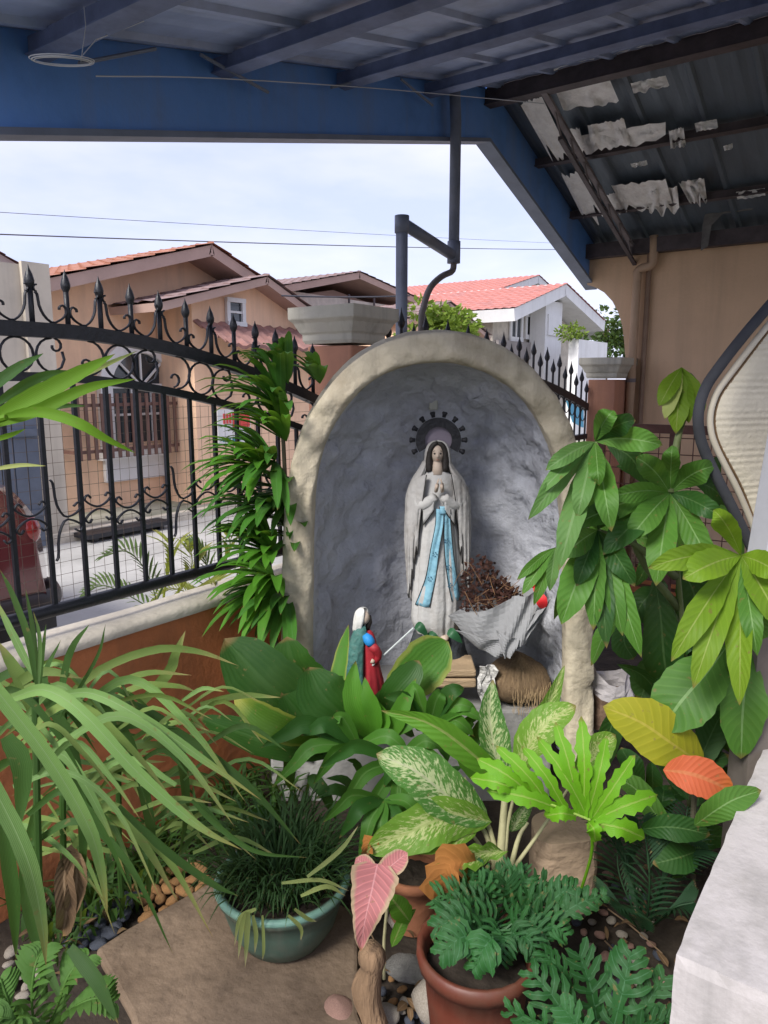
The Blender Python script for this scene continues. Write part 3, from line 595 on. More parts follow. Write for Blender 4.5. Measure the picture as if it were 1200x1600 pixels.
MB().box((rx0, 8.17, rzt - .02), (rx1, 8.2, rzt + .02)).box((rx0, 8.17, rzb - .02), (rx1, 8.2, rzb + .02)).build('window_grille', RAILB, hs)
n = 17
for i in range(n):
    x = rx0 + .05 + (rx1 - rx0 - .1) * i / (n - 1); MB().box((x - .022, 8.15, rzb - .1), (x + .022, 8.169, rzt + .14)).build('grille_slat', RAILB, hs)
for x in (rx0 + .02, rx1 - .02): MB().box((x - .02, 8.2, rzb - .02), (x + .02, yw, rzb + .02)).build('grille_bracket', RAILB, hs)
# white notice with red print on the wall
sg = thing('wall_sign', 'white notice with red and teal lettering on the peach wall', 'sign', at(360, 680, y=yp + .2))
a_, b_ = at(339, 640, y=ywp - .02), at(392, 690, y=ywp - .02)
MB().box((a_.x, ywp - .025, b_.z), (b_.x, ywp - .003, a_.z)).build('board', WHITE, sg)
RED = mat('sign_red', (.65, .07, .06), .6, .05, 5, 0); TEAL = mat('sign_teal', (.03, .22, .26), .6, .05, 5, 0)
for k in range(3): MB().box((a_.x + .1 + k * .055, ywp - .033, a_.z - .2), (a_.x + .138 + k * .055, ywp - .026, a_.z - .06)).build('letter', RED, sg)
MB().box((a_.x + .27, ywp - .033, a_.z - .26), (b_.x - .02, ywp - .026, a_.z - .05)).build('red_panel', RED, sg)
for k in range(4): MB().box((a_.x + .08 + k * .09, ywp - .033, b_.z + .03), (a_.x + .135 + k * .09, ywp - .026, b_.z + .08)).build('letter', TEAL, sg)
# yellow and black bits at the foot of the wall
bt = thing('wooden_bench', 'dark low plank bench on the far pavement by the peach wall', 'bench', at(205, 836, y=7.3))
p0 = at(130, 838, y=7.3); p1 = at(262, 828, y=7.3)
MB().box((p0.x, 7.2, p0.z - .03), (p1.x, 7.5, p0.z + .02)).build('seat', BLACK, bt)
for x in (p0.x + .1, p1.x - .15): MB().box((x, 7.25, -.2), (x + .06, 7.45, p0.z - .03)).build('leg', BLACK, bt)

# beige neighbour wall with grey gate at its foot
nb = thing('neighbour_wall', 'tall beige wall end beside the peach house', 'wall', (4.2, 7.7, -.1))
e = at(70, 418, y=7.6); e2 = at(0, 428, y=7.6)
MB().box((2.0, 7.6, -.2), (e.x, 7.85, e.z)).build('wall_body', BEIGE, nb); MB().box((e.x - .28, 7.55, -.2), (e.x + .02, 7.599, e.z + .03)).build('pier', BEIGE, nb)
ng = thing('metal_gate', 'blue grey sheet metal gate in the beige wall', 'gate', at(30, 800, y=7.5))
g0, g1, gt = 2.6, at(60, 700, y=7.45).x, at(30, 640, y=7.45).z
k = 0; x = g1
while x > g0:
    MB().box((x - .13, 7.44, -.18), (x - .005, 7.47 - .008 * (k % 2), gt)).build('plank', GATEG, ng); x -= .135; k += 1
for z_ in (.15, 1.0): MB().box((g0, 7.41, z_), (g1, 7.439, z_ + .07)).build('gate_rail', GATEG, ng)
rb = thing('grey_roof_house', 'grey roof corner showing above the beige wall', 'house', (5, 14, -.1))
q = at(36, 416, y=13); gable_roof(rb, q.x - 8, q.z + 1.0, q.x - 3.5, q.z + 1.55, q.x, q.z, 13, 18, BRTILE, GREYW, .15); MB().box((q.x - 7.5, 13.4, -.2), (q.x - .8, 18, q.z)).build('wall', GREYW, rb)

# brown roofed house
br = thing('brown_roof_house', 'house with low brown roof behind the orange pillar', 'house', (15, 13, -.1))
yb2 = 12; a = at(562, 424, y=yb2); l = at(440, 443, y=yb2); r_ = at(640, 456, y=yb2)
gable_roof(br, l.x - 1, l.z - .25, a.x, a.z, r_.x + .6, r_.z - .15, yb2, 20, BRTILE, MAUVE, .18)
MB().prism([(l.x, 12.9, -.2), (r_.x, 12.9, -.2), (r_.x, 12.9, r_.z - .4), (a.x, 12.9, a.z - .4), (l.x, 12.9, l.z - .35)], (0, 6, 0)).build('wall', MAUVE, br)
MB().box((l.x + .5, 12.3, -.2), (r_.x + 2.5, 12.85, at(560, 470, y=12.3).z)).build('lean_to_wall', mat('pale_wall', (.5, .45, .4), .9), br)
z_ = at(560, 466, y=12.0).z
for x in (a.x - .2, a.x + .9, r_.x): MB().tube([(x, 12.2, z_ - .4), (x, 12.2, zz2(bx0) + 1.2)], .03, 6).build('post', STEEL, br)

# red roofed white house
rh = thing('red_roof_house', 'white house with pink red roof seen above the driveway gate', 'house', (22, 11, -.1))
y9 = 9; A = at(885, 443, y=y9); Lf = at(803, 481, y=y9); Rt = at(946, 502, y=y9)
gable_roof(rh, Lf.x, Lf.z, A.x, A.z, Rt.x, Rt.z, y9, 16, PINKR, WHITE, .35)
sl3 = (A.z - Lf.z) / (A.x - Lf.x)
zf = lambda x: A.z - .36 - sl3 * abs(x - A.x)
fx0, fx1 = Lf.x + .55, Rt.x - .6
MB().prism([(fx0, 9.9, -.2), (fx1, 9.9, -.2), (fx1, 9.9, zf(fx1)), (A.x, 9.9, zf(A.x)), (fx0, 9.9, zf(fx0))], (0, 7, 0)).build('wall', mat('cream_wall', (.52, .47, .40), .85), rh)
MB().box((fx0 - .04, 10.0, -.2), (fx0 - .005, 16.9, 2.95)).build('side_wall', GREYW, rh)
MB().box((at(842, 520, y=9.5).x, 9.3, -.2), (at(868, 520, y=9.5).x, 9.8, zf(at(842, 520, y=9.5).x) + .05)).build('porch_column', WHITE, rh)
MB().box((fx0 + .1, 9.75, at(800, 560, y=9.8).z), (at(842, 520, y=9.5).x, 9.895, at(800, 533, y=9.8).z)).build('base_wall', GREYW, rh)
window(rh, W4(798, 490, 812, 526, 9.89), nx=2, ny=1, fw=.14); window(rh, W4(822, 495, 836, 523, 9.89), nx=1, ny=1, fw=.14)
ac = W4(840, 497, 868, 524, 9.6); MB().box((ac[0].x, 9.25, ac[0].z), (ac[0].x + 1.0, 9.6, ac[0].z + .62)).build('air_conditioner', WHITE, rh)
A2 = at(842, 430, y=13); gable_roof(rh, A2.x - 6, A2.z - 1.5, A2.x, A2.z, A2.x + 6, A2.z - 1.5, 13, 22, PINKR, WHITE, .3)
MB().prism([(A2.x - 5.3, 13.4, -.2), (A2.x + 5.3, 13.4, -.2), (A2.x + 5.3, 13.4, A2.z - 1.75), (A2.x, 13.4, A2.z - .4), (A2.x - 5.3, 13.4, A2.z - 1.75)], (0, 8, 0)).build('rear_wall', WHITE, rh)
c3 = at(925, 487, y=13); gable_roof(rh, c3.x - 3, c3.z - .6, c3.x, c3.z, c3.x + 2.6, c3.z - .9, 13 + .01, 17, PINKR, WHITE, .3)
MB().box((at(905, 520, y=8).x, 8, -.2), (at(950, 520, y=8).x, 8.3, at(920, 532, y=8).z)).build('garden_wall', WHITE, rh)
mh = thing('pink_gable_house', 'small pinkish gabled wall behind the curved drain pipe', 'house', (10, 7.6, -.1))
A3 = at(703, 471, y=8.2); gable_roof(mh, A3.x - 1.6, A3.z - .45, A3.x, A3.z, A3.x + 1.9, A3.z - .62, 8.2, 11, BRTILE, MAUVE, .1)
MB().prism([(A3.x - 1.4, 8.5, -.2), (A3.x + 1.6, 8.5, -.2), (A3.x + 1.6, 8.5, A3.z - .62), (A3.x, 8.5, A3.z - .12), (A3.x - 1.4, 8.5, A3.z - .5)], (0, 2, 0)).build('wall', PEACH, mh)

# trees beyond the street
def tree(name, label, base, h, rad, m, nl=900, ls=.1, trunk=.06, squash=.8):
    t = thing(name, label, 'tree', base); b = Vector(base); top = b + Z * h
    tr = MB().tube([b, b + Z * h * .4 + Vector((.03, .02, 0)), top - Z * rad * .3], [trunk, trunk * .8, trunk * .4], 8)
    for k in range(7):
        a = k * 2.4; s = b + Z * h * (.45 + .06 * k); tr.tube([s, s + Vector((math.cos(a) * rad * .4, math.sin(a) * rad * .4, rad * .3)), s + Vector((math.cos(a) * rad * .8, math.sin(a) * rad * .8, rad * .45))], [trunk * .5, trunk * .3, trunk * .12], 5)
    tr.build('trunk', mat('bark', (.10, .08, .06), .9), t)
    mb = MB(); cl = [(Vector((random.gauss(0, .5), random.gauss(0, .5), random.gauss(0, .4))) * rad, rad * random.uniform(.25, .5)) for _ in range(16)]
    c = top - Z * rad * .6
    for _ in range(nl):
        o, cr_ = random.choice(cl); d = Vector((random.gauss(0, 1), random.gauss(0, 1), random.gauss(0, 1))).normalized(); p = c + o + d * cr_ * random.uniform(.6, 1) ; p.z = c.z + (p.z - c.z) * squash
        e = (d + Vector((random.gauss(0, .5), random.gauss(0, .5), random.gauss(-.2, .5)))).normalized() * ls * random.uniform(.6, 1.3); s = e.cross(Vector((random.gauss(0, 1), random.gauss(0, 1), 1))).normalized() * ls * .3
        mb.add([p, p + e * .5 + s, p + e, p + e * .5 - s], [(0, 1, 2, 3)], [(.5, 0), (1, .5), (.5, 1), (0, .5)])
    kind(mb.build('crown', m, t), 'stuff'); return t
LT = leafmat('tree_light', (.16, .22, .05), trans=.35, vein=0); LT2 = leafmat('tree_dark', (.05, .085, .03), trans=.25, vein=0)
b = at(690, 560, y=6.6); tree('street_tree', 'light green bushy tree between the drain pipe and the red roofed house', (b.x, 6.6, -.15), at(690, 478, y=6.6).z + .15, .62, LT, 1400, .13)
b = at(948, 560, y=10); tree('distant_tree', 'dark leafy tree beside the white house under the tan arch', (b.x, 10, -.15), at(948, 500, y=10).z + .3, 1.1, LT2, 1200, .22, .1)
b = at(905, 535, y=7.9); tree('roof_plant', 'small light green plant on top of the white garden wall', (b.x, 8.15, at(920, 532, y=8).z - .02), .4, .28, LT, 260, .12, .015)

# ------------------------------------------------------------------ parked car, its tail corner in view
car = thing('parked_car', 'dark red car parked on the street behind the iron fence', 'car', (.6, 5.2, -.2))
MAR = mat('maroon_paint', (.11, .018, .022), .22, .15, 3, 0, coat=1, spec=.6)
Xe = at(66, 905, y=4.3).x + .16; y0c, y1c = 4.3, 5.9; zg = -.2
prof = [(-.10, .30), (-.05, .36), (-.02, .42), (0, .505), (0, .606), (-.02, .79), (-.05, .917), (-.09, .98), (-.14, 1.05), (-.21, 1.13), (-.4, 1.17), (-.95, 1.2), (-1.2, 1.26), (-1.6, 1.58), (-2.0, 1.64), (-2.8, 1.62), (-3.2, 1.36), (-3.45, 1.15), (-4.1, 1.0), (-4.25, .8), (-4.3, .5), (-4.25, .3)]
rows = []
for (dx, z_) in prof:
    x = Xe + dx; ins = .0 if z_ < 1.18 else min(.22, (z_ - 1.18) * .6); rd = .16 if dx > -.3 or dx < -4.1 else .0
    rows.append([Vector((x - rd, y0c + ins, zg + z_)), Vector((x - rd * .25, y0c + .16 + ins, zg + z_)), Vector((x, (y0c + y1c) / 2, zg + z_ + .015)), Vector((x - rd * .25, y1c - .16 - ins, zg + z_)), Vector((x - rd, y1c - ins, zg + z_))])
body = MB().grid(rows)
for s_ in (0, 4):
    ring_ = [rows[i][s_] for i in range(len(rows))]; low = [Vector((p.x, p.y, zg + .3)) for p in ring_]
    mids = [Vector((p.x, p.y + (-.035 if s_ == 0 else .035) * (1 if p.z > zg + .35 else 0), zg + .3 + (p.z - zg - .3) * .55)) for p in ring_]
    body.grid([ring_, mids, low])
bo = body.build('body', MAR, car, smooth=True)
MB().box((Xe - 4.25, y0c + .05, zg + .2), (Xe - .06, y1c - .05, zg + .31)).build('underbody', BLACK, car)
bmp = MB().tube(spline([(Xe - .55, y0c - .02, zg + .40), (Xe - .18, y0c - .015, zg + .40), (Xe + .02, y0c + .2, zg + .40), (Xe + .04, (y0c + y1c) / 2, zg + .40), (Xe + .02, y1c - .2, zg + .40), (Xe - .2, y1c, zg + .4)], 24), .075, 10, flat=.5, upv=Z).build('bumper', mat('black_plastic', (.02, .016, .018), .5), car, smooth=True)
for xw_ in (Xe - .66, Xe - 3.35):
    for yw_ in (y0c - .01, y1c - .17):
        R90 = Matrix.Rotation(RAD(90), 3, 'X'); wh = MB().lathe((xw_, yw_ + .18, zg + .30), [(.16, .02), (.26, .0), (.30, .03), (.30, .15), (.26, .18), (.18, .17)], 28, ax=R90).build('wheel', mat('tyre', (.015, .015, .016), .8), car, smooth=True)
        MB().lathe((xw_, yw_ + .18, zg + .30), [(.02, .16), (.06, .165), (.17, .14), (.185, .172)], 20, ax=R90).build('rim', mat('alloy', (.4, .4, .42), .3, metal=.8), car, smooth=True)
for s_, yy_ in ((0, y0c - .004), (1, y1c + .004)):
    MB().prism([(Xe - 1.35, yy_ + (.06 if not s_ else -.06), zg + 1.26), (Xe - 1.68, yy_ + (.2 if not s_ else -.2), zg + 1.54), (Xe - 2.75, yy_ + (.2 if not s_ else -.2), zg + 1.54), (Xe - 3.2, yy_ + (.06 if not s_ else -.06), zg + 1.26)], (0, -.03 if not s_ else .03, 0)).build('side_window', GLASS, car)
    MB().ball((Xe - .2, yy_ + (.03 if not s_ else -.03), zg + .86), (.07, .05, .09)).build('tail_lamp', mat('tail_lamp', (.25, .02, .02), .2, coat=1), car, smooth=True)
# ------------------------------------------------------------------ grotto
DG = 2.55
PG = lambda x, y, D=DG: at(x, y, D=D)
gro = thing('grotto', 'arched plaster grotto with rough cream rim and grey hollow inside', 'shrine', PG(690, 1130))
OUT = [(437, 1190), (437, 1100), (438, 1000), (439, 940), (440, 880), (442, 820), (447, 765), (458, 712), (475, 665), (498, 625), (526, 588), (560, 558), (598, 536), (640, 523), (685, 518), (728, 521), (768, 532), (806, 553), (840, 582), (868, 617), (890, 657), (906, 702), (917, 752), (923, 810), (926, 880), (928, 960), (929, 1040), (929, 1110), (929, 1190)]
INN = [(487, 1190), (487, 1100), (487, 1010), (487, 940), (488, 880), (489, 820), (492, 765), (500, 718), (513, 680), (532, 648), (556, 618), (584, 594), (615, 578), (648, 569), (683, 565), (716, 568), (750, 577), (784, 594), (814, 618), (839, 650), (858, 688), (871, 730), (878, 775), (882, 830), (884, 890), (884, 960), (884, 1040), (884, 1110), (884, 1190)]
def dens(L, k=4): return spline([PG(x, y) for x, y in L], (len(L) - 1) * k + 1)
od, idn = dens(OUT), dens(INN); cen = PG(684, 900)
def rough(p, a, s, seed=0.): return a * (noise.noise(p * s + Vector((seed, 0, 0))) + .5 * noise.noise(p * s * 2.3))
def push(p, d, a, s): return p + d * rough(p, a, s)
rows = []
bandu = [(0, .34, .03), (0, .26, .0), (0, .12, 0), (0, .03, 0), (.02, .004, 0), (.08, -.006, 0), (.2, -.01, 0), (.35, -.012, 0), (.5, -.012, 0), (.65, -.012, 0), (.8, -.01, 0), (.92, -.006, 0), (.985, .004, 0), (1, .02, 0), (1, .07, 0)]
for (t, dep, gr_) in bandu:
    row = []
    for a, b in zip(od, idn):
        p = a.lerp(b, t) + H * dep; ou = (a - cen); ou.z *= .8; ou.normalize()
        p = p + ou * gr_; row.append(push(p, (-H + ou * .3), .026 if .02 < t < .98 else .010, 15))
    rows.append(row)
MB().grid(rows).build('rim', GROTE, gro, smooth=True)
# hollow: half dome over a curved back
zs = PG(684, 800).z; cx_ = PG(685, 800); rows = []
for k in range(27):
    s_ = k / 26 * math.pi / 2; sc, dp_ = math.cos(s_), .06 + .44 * math.sin(s_); row = []
    for p in idn:
        dx = (p - cx_).dot(RGT); z_ = p.z if p.z < zs else zs + (p.z - zs) * (sc * .9 + .1 if k < 26 else .1)
        q = cx_ + RGT * dx * sc + H * dp_; q.z = z_ if p.z < zs else zs + (p.z - zs) * (.12 + .88 * sc)
        nin = (-H * math.sin(s_) - RGT * math.copysign(math.cos(s_), dx)).normalized()
        row.append(q + nin * (rough(Vector((q.x, q.y, q.z * 1.7)), .040, 8, 4) + rough(Vector((q.x, q.y, q.z * 1.6)), .020, 19, 9)) * min(1, k / 3))
    rows.append(row)
MB().grid(rows).build('niche', GROTI, gro, smooth=True)
# closing back wall of the shell
MB().grid([[p + H * .34 for p in od], [cx_ + H * .62 + RGT * (p - cx_).dot(RGT) * .75 + Z * ((p.z - cx_.z) * (.86 if p.z > zs else 1)) for p in od], [cx_ + H * .66 + RGT * (p - cx_).dot(RGT) * .05 + Z * ((p.z - cx_.z) * (.5 if p.z > zs else 1)) for p in od]]).build('back_shell', GROTE, gro, smooth=True)
# floor ledge and step
zf_ = PG(790, 1078, 2.62).z
MB().box((-.62, 0, -.1), (.44, .62, zf_ - .06)).build('ledge', mat('ledge_plaster', (.30, .295, .285), .95, .15, 6, .4), gro, bevel=.01)
lo = [o for o in gro.children if o.name.startswith('ledge')][0]
lo.matrix_parent_inverse = Matrix.Identity(4); lo.matrix_basis = Matrix.Translation(-gro.location) @ Matrix.Translation(Vector((0, 0, 0)) + (cx_ + H * .02) * 1.0 - Z * cx_.z) @ Matrix(((RGT.x, H.x, 0), (RGT.y, H.y, 0), (0, 0, 1))).to_4x4()
# small lamp socket under the crown of the hollow
ls_ = thing('lamp_holder', 'small white lamp holder with dark base high inside the grotto', 'lamp', at(676, 612, D=2.92))
o_ = at(677, 606, D=2.95); fr_ = lambda a, b, c: o_ + RGT * a + H * b + Z * c
def lbox(mb, c, sx, sy, sz): return mb.hexa([c + RGT * x * sx + H * y * sy + Z * z_ * sz for z_ in (-1, 1) for x, y in ((-1, -1), (1, -1), (1, 1), (-1, 1))])
lbox(MB(), fr_(0, 0, 0), .026, .03, .014).build('base', BLACK, ls_); lbox(MB(), fr_(0, -.005, -.05), .017, .017, .036).build('socket', mat('old_white', (.42, .42, .36), .6), ls_, bevel=.005)

# ------------------------------------------------------------------ statue of a praying woman
IVO = mat('ivory_paint', (.36, .35, .34), .75, .14, 7, .25, 45, dirt=(.24, .215, .19), dscale=9); IVO2 = mat('ivory_robe', (.42, .415, .405), .75, .1, 7, .2, 45, dirt=(.29, .27, .25), dscale=11)
SASH = mat('sky_blue_sash', (.20, .40, .50), .65, .15, 12, .2, 60, dirt=(.09, .24, .36), dscale=30); SKIN = mat('painted_skin', (.46, .37, .30), .6, .08, 10, .05)
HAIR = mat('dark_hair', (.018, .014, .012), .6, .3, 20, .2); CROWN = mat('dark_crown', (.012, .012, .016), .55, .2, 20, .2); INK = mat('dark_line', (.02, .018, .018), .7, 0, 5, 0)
DS = 2.74; sb = at(690, 1000, D=DS); st_z0 = at(690, 985, D=DS).z; st_z1 = at(685, 690, D=DS).z
st = thing('praying_statue', 'statue of a veiled praying woman in white robe with blue sash in the grotto', 'statue', (sb.x, sb.y, st_z0))
def S(px, py, fwd=0.): return at(px, py, D=DS) - H * fwd          # point on the statue's front, fwd towards the viewer
SC = DS / F / .985 * 1.0                                          # metres per photo pixel at the statue
def ring_rows(spec, n=40, a0=0, a1=360, fold=None):
    """spec rows: (py, cx px, halfwidth px, depth factor, forward shift px)"""
    rows = []
    for (py, cxp, hwp, df, fs) in spec:
        c = at(cxp, py, D=DS); r = []
        for j in range(n + 1):
            a = RAD(a0 + (a1 - a0) * j / n); k = 1 + (fold(a, py) if fold else 0)
            r.append(c + RGT * hwp * SC * math.cos(a) * k + H * (-hwp * SC * df * math.sin(a) * k - fs * SC))
        rows.append(r)
    return rows
def dense(spec, k=3):
    P = spline([Vector((a, b, c)) for a, b, c, d, e in spec], (len(spec) - 1) * k + 1); Q = spline([Vector((d, e, 0)) for a, b, c, d, e in spec], (len(spec) - 1) * k + 1)
    return [(p.x, p.y, p.z, q.x, q.y) for p, q in zip(P, Q)]
robe = [(736, 683, 15, .8, 0), (744, 684, 23, .6, 1), (756, 684, 25, .65, 2), (775, 684, 26, .7, 4), (795, 685, 25, .8, 5), (830, 684, 30, .8, 5), (870, 683, 34, .8, 6), (910, 682, 36, .8, 7), (940, 682, 37, .8, 8), (965, 680, 36, .8, 10), (985, 682, 30, .8, 8)]
cf = lambda t: 1 - 2 * abs(math.sin(t)) ** .6
ff = lambda a, py: (-.085 * cf(a * 4.5 + .4 + (py - 800) * .003) + .03 * cf(a * 11 + 1)) * min(1, max(0, (py - 780) / 80))
MB().grid(ring_rows(dense(robe), 90, fold=ff), closed=False).build('robe', IVO2, st, smooth=True)
cloak = [(722, 683, 20, .8, -6), (735, 683, 27, .75, -6), (752, 684, 38, .7, -6), (775, 684, 45, .7, -5), (800, 684, 46, .7, -4), (840, 684, 47, .65, -5), (880, 684, 45, .65, -6), (915, 683, 42, .65, -7), (940, 683, 37, .65, -8)]
fc = lambda a, py: (-.06 * cf(a * 5.5 + py * .006) - .03 * cf(a * 13)) * min(1, max(0, (py - 720) / 60))
MB().grid(ring_rows(dense(cloak), 70, 140, 400, fold=fc)).build('cloak', IVO, st, smooth=True, solid=.012)
# veil: hood open at the face
veil = [(689, 684, 2, .9, 0), (691, 684, 9, .95, 0), (697, 684, 15.5, .95, -1), (707, 684, 18.5, .95, -3), (720, 684, 20, .9, -4), (735, 684, 23, .85, -5), (750, 684, 31, .8, -5)]
rr_ = ring_rows(dense(veil), 44, 148, 392)
MB().grid(rr_).build('veil', IVO, st, smooth=True, solid=.006)
# head with face
hd = MB(); hc = at(683, 709, D=DS); FS = SC * .82; rows = []
for i in range(25):
    v = i / 24; th = math.pi * v; z_ = math.cos(th); r = []
    for j in range(37):
        a = 2 * math.pi * j / 36; sw = math.sin(th); jaw = 1 - .26 * max(0, -z_) ** 1.4
        x = math.cos(a) * sw * 13.2 * jaw; yf = math.sin(a) * sw * 15.5 * (1 - .12 * max(0, -z_)); zz = z_ * 20.5
        f = max(0, math.sin(a)) * sw
        if f > .3:
            yf += 3.4 * math.exp(-(x / 1.9) ** 2) * math.exp(-((zz + 3.2) / 4.4) ** 2) * (1.25 if zz < -1 else .8)      # nose
            for e in (-5.0, 5.0): yf -= 1.9 * math.exp(-((x - e) / 2.6) ** 2 - ((zz - 1.6) / 2.0) ** 2); yf += 1.0 * math.exp(-((x - e) / 3.2) ** 2 - ((zz - 5.0) / 1.5) ** 2)
            yf += 1.0 * math.exp(-(x / 3.6) ** 2 - ((zz + 9.6) / 1.3) ** 2) - .7 * math.exp(-(x / 4.5) ** 2 - ((zz + 11.6) / 1.0) ** 2) + 1.1 * math.exp(-(x / 4) ** 2 - ((zz + 16) / 2.5) ** 2)
        r.append(hc + (RGT * x - H * (yf + 0) + Z * zz) * FS)
    rows.append(r)
head = hd.grid(rows).build('head', SKIN, st, smooth=True)
lf = lambda x, z_, f: hc + (RGT * x + Z * z_ - H * f) * FS
for e in (-5.0, 5.0):
    MB().tube([lf(e - 2.6, 2.0, 12.6), lf(e, 2.5, 13.9), lf(e + 2.6, 2.0, 12.4)], .0011, 5).build('eye_line', INK, st); MB().tube(spline([lf(e - 3.2, 5.6, 12.6), lf(e, 6.7, 13.8), lf(e + 3.2, 5.7, 12.4)], 7), .0010, 5).build('eyebrow', HAIR, st)
    MB().ball(lf(e, .9, 12.9), (.0046, .0030, .0028), 8, 6, Matrix((RGT, H, Z)).transposed()).build('eye', INK, st)
MB().tube([lf(-3.2, -10.0, 14.2), lf(0, -10.3, 15.4), lf(3.2, -10.0, 14.2)], [.0008, .0018, .0008], 6).build('mouth', mat('lip', (.30, .13, .10), .6, 0, 3, 0), st)
MB().tube([at(683, 718, D=DS) - H * .0, at(683, 742, D=DS) - H * .012], [.017, .026], 14).build('neck', SKIN, st, smooth=True)
for sg in (-1, 1):
    MB().tube(spline([lf(0, 20.5, 9), lf(sg * 8, 17.5, 9.5), lf(sg * 13.2, 7, 8.5), lf(sg * 15.0, -6, 7.5), lf(sg * 15.5, -20, 7.5), lf(sg * 14.5, -33, 9)], 14), [.006, .008, .009, .009, .010, .010, .011, .011, .012, .0125, .013, .013, .013, .011], 8, flat=.8).build('hair', HAIR, st, smooth=True)
# arms in wide sleeves, praying hands
for sg in (-1, 1):
    rows = []
    arm = [(sg * 26, 752, 2, 9), (sg * 32, 772, 6, 11), (sg * 27, 786, 16, 11), (sg * 15, 780, 25, 9), (sg * 7, 771, 31, 6.5)]
    pts = [at(684 + a, b, D=DS) - H * c * SC for a, b, c, d in arm]
    MB().tube(spline(pts, 14), [(arm[min(4, int(i / 13 * 4))][3] * (1 - (i / 13 * 4) % 1 if i < 13 else 1) + arm[min(4, int(i / 13 * 4) + 1)][3] * ((i / 13 * 4) % 1 if i < 13 else 0)) * SC for i in range(14)], 14).build('arm', IVO2, st, smooth=True)
    # front panel of the cloak over the arm, with a zigzag hem
    dr = []; hem = [846, 862, 848, 876, 866, 900, 884, 918, 908, 930, 925]
    for j in range(13):
        v = j / 12; r = []
        for i in range(11):
            u = i / 10; top = 739 + 24 * u ** 1.5; py = top + (hem[i] - top) * v; xi = 19 + 17 * min(1, v * 1.1) * (1 - .3 * v); x = xi + (47 - xi) * u ** .9
            f = 25 * math.cos(min(1, (x / 50)) * 1.35) + 9 * math.sin(min(1, v * 2.2) * 1.57) - 3 * v + 3.2 * cf(u * 8.5 + v * 1.5) * (.3 + .7 * v)
            r.append(at(684 + sg * x, py, D=DS) - H * SC * f)
        dr.append(r)
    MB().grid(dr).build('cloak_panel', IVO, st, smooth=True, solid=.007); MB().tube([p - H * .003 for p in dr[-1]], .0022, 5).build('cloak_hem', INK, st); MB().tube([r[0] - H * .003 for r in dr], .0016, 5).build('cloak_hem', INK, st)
    cfd = [[at(684 + sg * (8 + 16 * u), 778 + v * (14 + 22 * u) + 2 * u, D=DS) - H * SC * (34 - 8 * u - 3 * v) for u in [i / 6 for i in range(7)]] for v in [j / 4 for j in range(5)]]
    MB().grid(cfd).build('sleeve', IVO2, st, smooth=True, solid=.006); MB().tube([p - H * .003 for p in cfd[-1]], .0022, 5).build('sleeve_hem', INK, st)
    hand = MB(); wr = at(684 + sg * 5, 764, D=DS) - H * 32 * SC; tipd = (Z * 1.0 - H * .25 - RGT * sg * .12).normalized()
    hand.tube([wr, wr + tipd * 8 * SC, wr + tipd * 13 * SC], [3.4 * SC, 4.2 * SC, 3.6 * SC], 8, flat=.6)
    for k in range(4):
        b_ = wr + tipd * 12 * SC + H * (k - 1.5) * 2.0 * SC; ln_ = (8, 10, 9.5, 7)[k] * SC; hand.tube([b_, b_ + tipd * ln_ * .5, b_ + tipd * ln_ - RGT * sg * 1.2 * SC], [1.15 * SC, 1.0 * SC, .6 * SC], 6)
    hand.tube([wr + tipd * 4 * SC - H * 3 * SC, wr + tipd * 8 * SC - H * 5.5 * SC, wr + tipd * 13 * SC - H * 5 * SC], [1.4 * SC, 1.2 * SC, .7 * SC], 6); hand.build('hand', SKIN, st, smooth=True)
# blue sash: waist band and two hanging ends
def ribbon(cl, name, m, off):
    rows = []
    for (x0, x1, py) in cl:
        row = []
        for i in range(9):
            u = i / 8; x = x0 + (x1 - x0) * u; hwp = 25 + (py - 780) * .062; dx = (x - 683) / max(hwp + 3, 1); f = .82 * hwp * math.sqrt(max(.05, 1 - min(.95, dx * dx))) + 7.5 + off + 1.2 * math.sin(u * 8 + py * .03)
            row.append(at(x, py, D=DS) - H * f * SC)
        rows.append(row)
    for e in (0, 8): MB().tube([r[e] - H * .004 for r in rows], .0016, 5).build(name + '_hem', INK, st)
    return MB().grid(rows).build(name, m, st, smooth=True, solid=.006)
def fill(cl, k=4):
    q = spline([Vector(c) for c in cl], (len(cl) - 1) * k + 1); return [tuple(p) for p in q]
ribbon(fill([(679, 691, 790), (678, 690, 815), (671, 684, 850), (664, 679, 890), (656, 674, 915), (648, 669, 938)]), 'sash', SASH, 2.2)
ribbon(fill([(690, 700, 792), (691, 702, 815), (692, 706, 860), (697, 712, 900), (703, 716, 930)]), 'sash', SASH, 1.2)
ribbon(fill([(684, 701, 786), (684, 702, 798)]), 'sash_knot', SASH, 3.2)
for (x, y) in ((677, 858), (695, 838), (698, 878), (670, 895), (700, 905)):
    hwp = 25 + (y - 780) * .062; dx = (x - 683) / (hwp + 3); f = .82 * hwp * math.sqrt(max(.05, 1 - dx * dx)) + 7.5 + 5.2
    m_ = MB()
    for a in range(5): m_.ball(at(x + 3 * math.cos(a * 1.26), y + 3 * math.sin(a * 1.26), D=DS) - H * f * SC, .0026, 6, 4)
    m_.build('flower_print', mat('sash_print', (.03, .10, .17), .7, 0, 3, 0), st)
for (x, fw_) in ((672, 22), (692, 23)): MB().ball(at(x, 986, D=DS) - H * (fw_ + 6) * SC, (.018, .034, .012), 10, 6, Matrix((RGT, H, Z)).transposed()).build('foot', SKIN, st, smooth=True)
